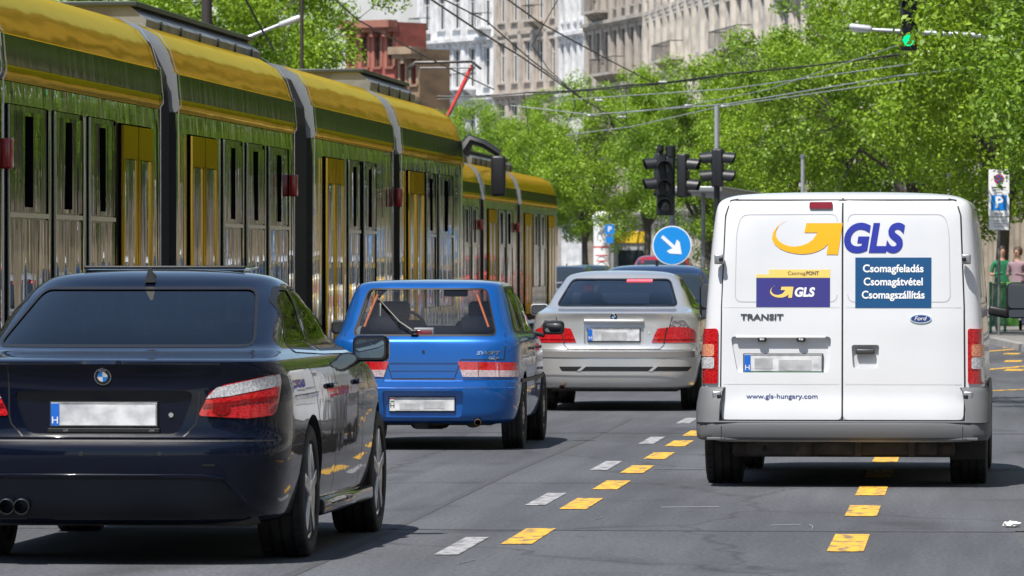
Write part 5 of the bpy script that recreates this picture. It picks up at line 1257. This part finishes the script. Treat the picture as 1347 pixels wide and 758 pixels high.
# ---- trams
X1, C1 = -6.88, -8.1
mods = [(33.6,42.6,[(37.6,39.4)],[(34.0,35.4),(35.8,37.2),(39.8,41.2)]),
        (42.75,51.2,[(48.75,50.55)],[(43.0,44.85),(45.2,46.6),(47.0,48.4)]),
        (52.3,61.4,[(53.1,54.9)],[(55.5,56.9),(57.3,58.7),(59.1,60.8)]),
        (63.2,71.9,[(64.3,66.1)],[(66.7,68.0),(68.4,69.8)]),
        (72.9,81.6,[(73.8,75.8)],[(76.3,77.6),(78.1,80.2)])]
tram('articulated_tram', 'long yellow and green tram with mirrored sides beside the black saloon', 0, mods, X1, C1, [(51.2,52.3),(61.4,63.2),(71.9,72.9)], [(54.2,63.0,3.5,3.80),(74.6,80.6,3.5,3.84)], [42.7,60.9,72.2], nose=(81.6,84.6), mirror_=83.0)
X2, C2 = -10.15, -11.45
mods2 = [(108,116.5,[(110,112)],[(113,115)]),(117.5,125.0,[(118.3,120.2)],[(121,122.4),(123,124.4)]),(126.1,135.2,[(127.2,129.2)],[(130,131.6),(132.2,133.8)]),(136.3,148.2,[(137.6,139.6),(145.2,147.2)],[(140.3,141.9),(142.5,144.1)])]
tram('articulated_tram', 'farther yellow and green tram with raised red pantograph ahead of the first tram', 0, mods2, X2, C2, [(116.5,117.5),(125.0,126.1),(135.2,136.3)], [(120,127,3.5,3.82),(129.5,141,3.5,3.86)], [124.7,134.9], panto=(131.5,4.1,5.85))
print('trams', _t.time()-_T0)
# ---- vehicles
black_saloon(); blue_hatch(); silver_saloon(); white_van()
far_car('estate_car', 'dark blue estate car just ahead of the silver saloon', 858, 73.5, (.012,.035,.10), H=1.47)
far_car('passenger_car', 'red car half hidden behind the blue direction sign', 869, 150, (.42,.012,.02), H=1.68, Wd=.9)
far_car('passenger_car', 'dark grey car with a red tail light beyond the end of the farther tram', 742, 172, (.02,.025,.04), H=1.40)
far_car('passenger_car', 'dark green car beside the silver saloon roof in the far traffic', 771, 186, (.03,.06,.05), H=1.42)
far_car('passenger_car', 'unseen white car added ahead of the white van for the tram to mirror', 0, 97, (.72,.72,.73), H=1.62, X=-2.5)  # unseen, added so the tram side has something white to mirror
far_car('passenger_car', 'unseen yellow taxi added ahead of the white van for its reflection in the tram', 0, 113, (.70,.42,.01), H=1.5, X=-3.1)  # unseen, added for a yellow reflection along the tram
far_car('passenger_car', 'unseen blue car added behind the white van as something to reflect', 0, 126, (.02,.08,.3), H=1.45, X=-4.2)  # unseen extra car, added only to show up in reflections
print('cars', _t.time()-_T0)
# ---- signals and the direction sign
GP = mat('pole_grey', (.25,.26,.27), .45, .6, noise=(5,(.18,.185,.19),.4,.6)); SB = mat('signal_black', (.012,.013,.016), .45)
def at(px, py, Y): return W(px, py, Y)
p = at(884.5,345,100); r_ = thing('traffic_light', 'black signal cluster with a front-facing three-lens head above the blue direction sign', 'traffic light', (p.x,p.y,0))
b = MB(); b.tube([(0,0,0),(0,0,3.42)], .045, GP, 12); b.build('pole', r_, 40)
zc = lambda y: 1.5+(345-y)/80.0
signal_head(r_, (-.115,-.10,zc(244.5)), 3, 0); signal_head(r_, (-.29,-.02,zc(230)), 2, -75, s=.98, pitch=.34); signal_head(r_, (.27,-.02,zc(231)), 2, 78, s=1.0, pitch=.34)
b = MB(); b.box((-.0,-.02,zc(256)), (.62,.05,.04), SB); b.box((0,-.02,zc(210)), (.5,.05,.04), SB); b.build('bracket', r_)
b = MB(); b.lathe([(0,.0),(.085,.0),(.085,.17),(.07,.18),(0,.18)], SB, 'Z', (-.03,-.02,zc(206)), 18); b.build('detector', r_, 40)
b = MB(); b.tube([(-.2,-.02,zc(208)),(-.2,-.02,zc(198))], .05, SB, 10); b.lathe([(0,.09),(.055,.09),(.06,.0),(.0,-.02)], SB, 'Z', (-.2,-.02,zc(198)), 12); b.box((-.2,-.12,zc(196)), (.05,.12,.05), SB); b.build('camera', r_, 40)
p = at(884,323,99.6); r_ = thing('direction_sign', 'round blue sign with white arrow pointing down and right', 'road sign', (p.x,p.y,0))
BL = mat('sign_sky_blue', (.005,.24,.66), .4); WHS = mat('sign_white2', (.78,.79,.80), .45); z = p.z
b = MB(); b.tube([(0,.04,0),(0,.04,z+.2)], .03, GP, 10); b.build('post', r_, 40)
b = MB(); b.lathe([(0,.0),(.322,.0),(.322,.018),(0,.018)], WHS, 'Y', (0,-.02,z), 40); b.lathe([(0,-.004),(.305,-.004),(.305,.0),(0,.0)], BL, 'Y', (0,-.02,z), 40)
def rot2(P, a): return [(x*math.cos(a)-y*math.sin(a), x*math.sin(a)+y*math.cos(a)) for x, y in P]
ar = rot2([(-.22,-.028),(.04,-.028),(-.005,-.125),(.06,-.125),(.215,0),(.06,.125),(-.005,.125),(.04,.028),(-.22,.028)], R(-42))
b.prism([(x, y+z) for x, y in ar], -.029, -.026, WHS); b.build('sign_face', r_, 30)
p = at(943,345,100); r_ = thing('traffic_light', 'signal pole with four hooded lenses turned sideways beside the van roof', 'traffic light', (p.x,p.y,0))
b = MB(); b.tube([(0,0,0),(0,0,zc(246))], .05, SB, 12); b.tube([(0,0,zc(246)),(0,0,zc(139))], .042, mat('pole_light', (.45,.47,.49), .35, .6), 12); b.build('pole', r_, 40)
signal_head(r_, (-.10,-.02,zc(221)), 2, -84, s=.98, pitch=.30); signal_head(r_, (.12,-.02,zc(221)), 2, 84, s=.98, pitch=.30)
b = MB(); b.box((.01,-.08,zc(221)), (.13,.10,.62), SB, bev=.02); b.build('control_box', r_, 40)
# ---- overhead signal on the long mast arm with a lamp at its tip
p0 = at(1133,37,110); r_ = thing('street_lamp', 'grey lamp on a long arm reaching out of the tree in the top right', 'street lamp', (3.6,110.0,.12))
o = Vector((3.6,110.0,.12)); q = lambda px, py, Y=110: at(px, py, Y)-o
b = MB(); b.tube([(0,0,0),(0,0,3.0),tuple(Vector((0,0,5.3)))], [.12,.10,.085], GP, 14); b.build('pole', r_, 40)
b = MB(); b.tube([(0,0,5.25), q(1347,55), q(1290,47), q(1180,41), q(1147,39)], [.075,.065,.055,.04,.03], mat('pole_light', (.45,.47,.49), .35, .6), 12); b.build('arm', r_, 40)
b = MB(); c = q(1132,36.5); b.box(c, (.42,.22,.11), mat('lamp_housing', (.55,.56,.58), .35, .3), (0,.12,0), bev=.05); b.box(c+Vector((-.03,0,-.06)), (.30,.16,.03), mat('lamp_lens', (.7,.7,.68), .2), (0,.12,0), bev=.012); b.build('lamp_head', r_, 40)
p = at(1195,28,109.7); r_ = thing('traffic_light', 'overhead signal with its green lens lit hanging in front of the foliage', 'traffic light', (p.x,p.y,0))
signal_head(r_, (0,0,1.5+(345-30)*109.7/8000), 3, 0, lit=2, pitch=.31, s=1.05)
b = MB(); b.tube([(0,.2,5.2+.42),(0,.2,6.4)], .03, GP, 8); b.build('hanger', r_)
# ---- parking sign, other poles
p = at(1314,345,115); r_ = thing('parking_sign', 'parking sign with blue P panel below a no stopping panel right of the van', 'road sign', (p.x,p.y,.12))
m_ = 115/8000; zy = lambda y: 1.5+(345-y)*m_-.12
b = MB(); b.tube([(0,.03,0),(0,.03,zy(226))], .03, GP, 10); b.build('post', r_, 40)
b = MB(); b.box((0,0,zy(239.5)), (.39,.015,.46), WHS, bev=.004); c = zy(236); b.lathe([(0,-.012),(.095,-.012),(.095,-.008),(0,-.008)], mat('sign_red', (.6,.02,.02), .4), 'Y', (0,0,c), 24); b.lathe([(0,-.015),(.075,-.015),(.075,-.011),(0,-.011)], mat('sign_deep_blue', (.01,.09,.45), .4), 'Y', (0,0,c), 24)
for a in (45,-45): b.box((0,-.017,c), (.15,.003,.018), mat('sign_red', (.6,.02,.02), .4), (0,R(a),0))
INK = mat('sign_ink', (.03,.03,.035), .5)
for k, w_ in enumerate((.26,.22,.12)): b.box((0,-.009,zy(247)-.045*k), (w_,.003,.022 if k == 0 else .012), INK)
b.build('no_stopping_panel', r_)
b = MB(); b.box((0,0,zy(270.5)), (.39,.015,.42), WHS, bev=.004); b.box((0,-.010,zy(267)), (.30,.005,.29), mat('sign_sky_blue2', (.005,.20,.62), .4)); text_flat(b, 'P', (0,-.014,zy(267)), .30, WHS, bold=.008); text_flat(b, 'ZÓNA', (0,-.0095,zy(281.5)), .055, INK, bold=.001); b.build('parking_panel', r_)
b = MB(); b.box((0,0,zy(294.5)), (.38,.015,.24), WHS, bev=.004); 
for k in range(3): b.box((.02,-.009,zy(291)-.05*k), (.24,.003,.012), mat('sign_soft_ink', (.3,.3,.31), .5))
b.build('hours_panel', r_)
for px, y0, Y, rad, lb in ((1056,208,104,.035,'short grey pole rising behind the white van roof'),(1248,232,122,.03,'thin pale pole by the right end of the van roof')):
    p = at(px, y0, Y); r_ = thing('pole', lb, 'pole', (p.x,p.y,0)); b = MB(); b.tube([(0,0,0),(0,0,p.z)], rad, mat('pole_light', (.45,.47,.49), .35, .6), 10); b.build('shaft', r_, 40); b = MB(); b.lathe([(rad,0),(rad*1.4,.0),(rad*1.4,.05),(0,.07)], GP, 'Z', (0,0,p.z), 10); b.build('cap', r_)
# stop shelter roof
pa, pb = at(915,249,101), at(1012,264,107); r_ = thing('stop_shelter', 'flat grey shelter roof beside the signal pole left of the van', 'shelter', (pa.x,pa.y,0))
b = MB(); d = pb-pa; ang = math.atan2(d.y, d.x); b.box((pb+pa)/2-Vector((pa.x,pa.y,0)), (d.length,.9,.10), mat('shelter_roof', (.28,.29,.30), .4, .4), Matrix.Rotation(ang,3,'Z') @ Matrix.Rotation(math.atan2(-d.z, d.xy.length),3,'Y'), bev=.02); b.build('roof', r_, 40)
for t in (.1,.9): q_ = pa.lerp(pb, t)-Vector((pa.x,pa.y,0)); b = MB(); b.tube([(q_.x,q_.y,0),(q_.x,q_.y,q_.z)], .035, GP, 8); b.build('post', r_, 40)
# ---- advertising column, small sign, kiosk under the trees
p = at(792,345,240); r_ = thing('advertising_column', 'white advertising column with red lettering under the trees', 'advertising column', (p.x,p.y,.12))
b = MB(); b.lathe([(.0,0),(.38,0),(.38,.2),(.34,.25),(.34,3.05),(.40,3.1),(.40,3.2),(.25,3.35),(0,3.4)], mat('column_white', (.72,.72,.72), .5), 'Z', n=28); b.build('drum', r_, 40)
b = MB(); RD = mat('poster_red', (.6,.03,.03), .5)
for z, h in ((1.95,.06),(1.0,.04)): b.lathe([(.345,z),(.345,z+h)], RD, 'Z', n=28)
for k, w_ in enumerate((.5,.42,.5)): text_flat(b, ('mmm mmm','mm mmmm','mmmm mm')[k] if False else '—— — ———', (0,-.36,1.65-.22*k), .16, RD, width=w_, bold=.02)
b.build('poster', r_)
p = at(802,302,225); r_ = thing('parking_sign', 'tiny blue parking sign right of the advertising column', 'road sign', (p.x,p.y,.12))
b = MB(); b.tube([(0,.02,0),(0,.02,p.z+.2)], .03, GP, 8); b.build('post', r_); b = MB(); b.box((0,0,p.z-.12), (.34,.02,.36), mat('sign_sky_blue2', (.005,.20,.62), .4)); text_flat(b, 'P', (0,-.014,p.z-.12), .28, WHS, bold=.008); b.box((0,0,p.z-.50), (.28,.02,.25), mat('sign_sky_blue2', (.005,.20,.62), .4)); b.build('panel', r_)
p = at(830,345,262); r_ = thing('kiosk', 'small kiosk with yellow sign board under the trees left of the direction sign', 'kiosk', (p.x,p.y,.12))
b = MB(); b.box((0,.5,1.25), (1.5,1.2,2.5), mat('kiosk_wall', (.35,.36,.37), .6), bev=.03); b.build('wall', r_); b = MB(); b.box((0,-.12,2.45), (1.6,.12,.5), mat('kiosk_yellow', (.75,.50,.03), .5), bev=.02); b.build('sign_board', r_); b = MB(); b.box((0,-.11,1.5), (1.1,.04,.8), mat('far_glass', (.02,.028,.035), .04, coat=1.)); b.build('window', r_); b = MB(); b.box((.3,-.14,.75),(.35,.05,.7),mat('kiosk_poster',(.6,.45,.1),.5)); b.build('poster', r_)
# ---- poles and lamp arm behind the tram
for px, Y, rad, lb in ((272,96,.085,'thick dark mast behind the tram roof at the top left'),(397,112,.035,'thin dark pole behind the tram roof')):
    p = at(px, 345, Y); r_ = thing('catenary_mast', lb, 'mast', (p.x-.9,p.y,0)); b = MB(); b.tube([(.9-.0,0,0),(.9,0,10.5)], rad, mat('mast_dark', (.035,.028,.025), .6), 12); b.build('shaft', r_, 40); b = MB(); b.tube([(.9,0,6.6),(-.8,0,6.75)], .03, mat('mast_dark', (.035,.028,.025), .6), 8); b.build('bracket', r_)
p = at(396,25,125); r_ = thing('street_lamp', 'grey lamp arm reaching over the tram roof from the left', 'street lamp', (p.x-4.3,p.y,.12)); o = Vector((p.x-4.3,p.y,.12))
b = MB(); b.tube([(0,0,0),(0,0,5.6)], .09, GP, 12); b.build('pole', r_, 40); b = MB(); b.tube([(0,0,5.6), at(300,60,125)-o, at(350,40,125)-o, at(372,31,125)-o], [.06,.05,.04,.035], mat('pole_light', (.45,.47,.49), .35, .6), 10); b.build('arm', r_, 40)
b = MB(); b.box(at(382,28,125)-o, (.5,.22,.12), mat('lamp_housing', (.55,.56,.58), .35, .3), (0,-.35,0), bev=.05); b.build('lamp_head', r_, 40)
# ---- overhead wires
WD = mat('wire_dark', (.03,.03,.033), .5, .3); WL = mat('wire_pale', (.42,.44,.45), .4, .4)
def wire(pts, r, m, lb, sag=0):
    P = [at(*p) for p in pts]; b = MB(); Q = []
    for a, c in zip(P[:-1], P[1:]):
        for k in range(8): t = k/8; Q.append(a.lerp(c, t)-Vector((0,0,sag*4*t*(1-t))))
    Q.append(P[-1]); b.tube(Q, r, m, 6); w_ = b.build('overhead_wire'); tag(w_, lb, 'wire', 'overhead wires above the street'); return w_
wire([(553,-10,92),(625,38,103),(686,75,116),(762,128,140),(840,175,175)], .016, WD, 'upper dark contact wire running down from the white grey house')
wire([(566,-10,93),(640,28,104),(700,80,120),(768,131,142)], .013, WD, 'second dark wire close beside the upper contact wire')
wire([(652,-12,95),(710,30,105),(795,76,122),(880,120,150)], .014, WD, 'dark wire running down in front of the tan brown house')
wire([(738,-8,96),(700,60,118),(722,92,128),(745,112,136)], .010, WD, 'thin dark wire crossing in front of the narrow white house')
wire([(428,-12,96),(470,26,104),(560,75,118),(650,118,140)], .014, WD, 'dark wire in front of the red brick house')
wire([(575,127,132),(690,122,132),(820,113,131),(960,97,129),(1180,72,126),(1420,52,124)], .020, WD, 'long nearly level dark cable passing the pantograph', .03)
wire([(575,131,132.5),(700,125,132.5),(822,116,131.5),(960,100,129.5)], .012, WD, 'thinner cable just under the long level cable')
wire([(672,139,128),(777,151,126),(957,137,122),(1180,100,116),(1420,74,110)], .013, WL, 'pale span wire crossing the foliage low over the signals')
wire([(752,131,130),(960,117,126),(1200,84,118),(1420,60,110)], .011, WL, 'pale span wire crossing the middle of the foliage')
wire([(745,178,125),(830,167,122),(945,141,118),(1190,106,112)], .010, WL, 'lowest pale wire ending near the tall signal pole')
wire([(812,150,124),(905,139,121),(1010,118,118),(1180,60,112)], .008, WL, 'thin pale wire rising toward the overhead signal')
wire([(752,118,131),(757,140,131),(748,158,131)], .012, WD, 'short hanging drop wire left of the signal cluster')
wire([(772,117,131),(774,133,131),(764,156,131)], .010, WD, 'curved drop wire beside the short hanging drop wire')
wire([(689,123,132),(693,150,132),(695,178,132)], .010, WD, 'drop wire hanging in front of the far tree crowns')
wire([(824,113,131),(823,142,131),(825,165,131)], .008, WD, 'drop wire hanging above the left signal head')
wire([(318,-10,95),(345,40,96),(360,66,97)], .018, WD, 'slanted stay wire between the two dark masts')
# porcelain spacers on the pale wires
for k, (px, py, Y, lb) in enumerate(((788,132,126,'small insulator on the pale wire left of the signals'),(778,152,126,'small insulator where the pale wires meet'),(818,154,124,'small insulator above the left signal head'),(872,108,128,'small insulator in the middle foliage'),(954,140,122,'small insulator beside the tall signal pole'),(906,139,122,'small insulator between the signal poles'))):
    p = at(px, py, Y); r_ = thing('wire_insulator', lb, 'insulator', p, 0, 'insulators on the span wires'); b = MB(); b.lathe([(0,-.09),(.018,-.085),(.028,-.035),(.018,0),(.028,.035),(.018,.085),(0,.09)], mat('porcelain', (.40,.42,.43), .3), 'X', n=10); b.build('body', r_, 40); b = MB(); b.tube([(-.05,0,0),(0,0,.10)], .012, GP, 6); b.build('clamp', r_)
# ---- people, bin, railing on the right pavement
def person(lb, px, Y, h, shirt, legs, hair, rz, armbend, z0=.12, bag=None):
    p = at(px, 345, Y); root = thing('person', lb, 'person', (p.x,p.y,z0), rz); s = h/1.75
    J = {'pelvis':((0,0,.95),.15,.11),'belly':((0,.0,1.10),.145,.105),'chest':((0,0,1.30),.175,.115),'neckb':((0,0,1.46),.075,.07),'neck':((0,-.005,1.52),.052,.052),'chin':((0,-.02,1.58),.062,.075),'head':((0,-.01,1.66),.078,.095),'crown':((0,0,1.735),.05,.06)}
    E = [('pelvis','belly'),('belly','chest'),('chest','neckb'),('neckb','neck'),('neck','chin'),('chin','head'),('head','crown')]
    for sd, n in ((-1,'a'),(1,'b')):
        J['sh'+n] = ((sd*.19,0,1.42),.062,.06); E.append(('chest','sh'+n))
        el = (sd*.25,.03,1.14); ha = (sd*(.12 if armbend else .27),-.24 if armbend else -.03,1.17 if armbend else .90)
        J['el'+n] = (el,.044,.044); J['wr'+n] = (ha,.030,.028); J['hd'+n] = (tuple(Vector(ha)+(Vector(ha)-Vector(el)).normalized()*.09),.036,.022)
        E += [('sh'+n,'el'+n),('el'+n,'wr'+n),('wr'+n,'hd'+n)]
        J['hp'+n] = ((sd*.10,0,.88),.10,.10); J['kn'+n] = ((sd*.11,-.02,.49),.062,.065); J['an'+n] = ((sd*.115,.02,.09),.042,.045); J['to'+n] = ((sd*.13,-.15,.035),.042,.030)
        E += [('pelvis','hp'+n),('hp'+n,'kn'+n),('kn'+n,'an'+n),('an'+n,'to'+n)]
    nm = list(J); me = bpy.data.meshes.new('body'); me.from_pydata([Vector(J[k][0])*s for k in nm], [(nm.index(a), nm.index(b_)) for a, b_ in E], [])
    o = bpy.data.objects.new('tmp', me); COL.objects.link(o); md = o.modifiers.new('s','SKIN'); sv = me.skin_vertices[0].data
    for i, k in enumerate(nm): sv[i].radius = (J[k][1]*s, J[k][2]*s)
    sv[0].use_root = True; md.use_smooth_shade = True; sd_ = o.modifiers.new('u','SUBSURF'); sd_.levels = 2; sd_.render_levels = 2
    dg = bpy.context.evaluated_depsgraph_get(); dg.update(); out = bpy.data.meshes.new_from_object(o.evaluated_get(dg)); bpy.data.objects.remove(o)
    skin_ = mat('skin', (.45,.25,.17), .5); out.materials.clear()
    for m in (skin_, mat('cloth_%d'%int(shirt[0]*999), shirt, .85), mat('trousers_%d'%int(legs[0]*999), legs, .85), mat('shoe', (.05,.045,.04), .6)): out.materials.append(m)
    for f in out.polygons:
        c = f.center/s; k = 0
        if c.z < .07: k = 3
        elif c.z < .98 and abs(c.x) < .215: k = 2
        elif c.z < 1.47 and (abs(c.x) < .22 or c.z > 1.2): k = 1
        f.material_index = k
    out.polygons.foreach_set('use_smooth', [True]*len(out.polygons)); link('body', out, root)
    b = MB(); b.lathe([(.0,.105),(.06,.095),(.094,.05),(.104,.0),(.096,-.06),(.07,-.10)], mat('hair_%d'%int(hair[0]*999), hair, .6), 'Z', (0,.03,1.685), 16); me = b.mesh('hair', 60)
    for v in me.vertices: v.co *= s
    link('hair', me, root)
    b = MB()
    for sd in (-1,1): b.box((sd*.03*s,-.098*s,1.672*s), (.022,.008,.010), mat('eye', (.03,.02,.02), .4))
    b.box((0,-.094*s,1.605*s), (.05,.008,.010), mat('lip', (.35,.10,.08), .5)); b.lathe([(.0,.0),(.014,.006),(.018,.045)], skin_, 'Z', (0,-.097*s,1.625*s), 8); b.build('face', root)
    if bag:
        b = MB(); b.box(Vector((.24,-.02,.98))*s, (.10,.28,.30), mat('bag_dark', (.02,.02,.03), .6), bev=.04); b.tube([Vector(q)*s for q in ((.22,0,1.10),(.12,-.13,1.3),(-.1,-.02,1.47),(-.02,.13,1.3),(.22,.06,1.10))], .012, mat('bag_dark', (.02,.02,.03), .6), 6); tag(b.build('shoulder_bag', None, 40, loc=(p.x,p.y,z0)), 'dark bag hanging from the shoulder of the person in the pink top', 'bag')
    return root
person('person in a green top holding something in both hands beside the sign post', 1318, 131, 1.70, (.015,.17,.075), (.05,.05,.07), (.03,.02,.015), R(20), True)
person('person in a pink top carrying a dark shoulder bag', 1338.5, 130, 1.68, (.30,.20,.23), (.04,.05,.10), (.06,.03,.02), R(-25), True, bag=True)
p = at(1327,345,124); r_ = thing('wheelie_bin', 'bright green wheelie bin in front of the two people', 'bin', (p.x,p.y,.12))
b = MB(); GB = mat('bin_green', (.08,.24,.04), .5)
V = [(-.20,-.24,.08),(.20,-.24,.08),(.20,.24,.08),(-.20,.24,.08),(-.24,-.28,.90),(.24,-.28,.90),(.24,.28,.90),(-.24,.28,.90)]; b.add(V, [(0,1,5,4),(1,2,6,5),(2,3,7,6),(3,0,4,7),(0,3,2,1),(4,5,6,7)], GB); b.build('tub', r_)
b = MB(); b.box((0,0,.93), (.52,.60,.05), GB, (.08,0,0), bev=.02); b.build('lid', r_, 40)
for s in (-1,1): b = MB(); b.lathe([(0,-.03),(.10,-.03),(.10,.03),(0,.03)], RUBBER(), 'X', (s*.24,.22,.10), 16); b.build('wheel', r_, 40)
pa, pb = at(1303,345,118), at(1322,345,121); r_ = thing('railing', 'green painted pavement railing at the foot of the parking sign', 'railing', (pa.x,pa.y,.12)); d = (pb-pa); d.z = 0; GR = mat('railing_green', (.05,.22,.12), .5)
b = MB()
for z in (.15,.95): b.tube([(0,0,z),(d.x,d.y,z)], .022, GR, 8)
b.build('rail', r_, 40)
for t in (0,.5,1): b = MB(); b.tube([(d.x*t,d.y*t,0),(d.x*t,d.y*t,1.0)], .028, GR, 8); b.build('post', r_, 40)
b = MB()
for k in range(1,12): b.tube([(d.x*k/12,d.y*k/12,.15),(d.x*k/12,d.y*k/12,.95)], .010, GR, 6)
b.build('bars', r_, 40)
# ---- crumpled paper on the asphalt
p = at(1331,693,34.5); bm = bmesh.new(); bmesh.ops.create_icosphere(bm, subdivisions=3, radius=.035); rg = random.Random(3)
for v in bm.verts: v.co *= rg.uniform(.7,1.25); v.co.z *= .55; v.co.x *= 1.35
me = bpy.data.meshes.new('crumpled_paper'); bm.to_mesh(me); bm.free(); me.materials.append(mat('paper', (.75,.74,.72), .8)); o = link('crumpled_paper', me, None, (p.x, 34.5, .017)); tag(o, 'crumpled white paper scrap on the asphalt at the right edge', 'litter')
# every separate seam line is a part of its own
for o in [o for o in SC.objects if o.name.split('.')[0] in ('seam','pantograph_base','lens_divider','door_handle','pressing','air_slot') and o.type == 'MESH']:
    bm = bmesh.new(); bm.from_mesh(o.data); bm.verts.ensure_lookup_table(); seen = set(); isl = []
    for v in bm.verts:
        if v.index in seen: continue
        st = [v]; grp = []; seen.add(v.index)
        while st:
            q_ = st.pop(); grp.append(q_.index)
            for e in q_.link_edges:
                w_ = e.other_vert(q_)
                if w_.index not in seen: seen.add(w_.index); st.append(w_)
        isl.append(set(grp))
    if o.name.split('.')[0] == 'door_handle' or len(isl) < 2: bm.free(); continue
    for g_ in isl:
        idx = sorted(g_); mp_ = {v: k for k, v in enumerate(idx)}
        fs = [f for f in bm.faces if f.verts[0].index in g_]
        me = bpy.data.meshes.new(o.data.name); me.from_pydata([bm.verts[i].co[:] for i in idx], [], [[mp_[v.index] for v in f.verts] for f in fs])
        for m in o.data.materials: me.materials.append(m)
        me.polygons.foreach_set('material_index', [f.material_index for f in fs])
        link(o.name.split('.')[0], me, o.parent)
    bm.free(); bpy.data.objects.remove(o)
print('all', _t.time()-_T0)
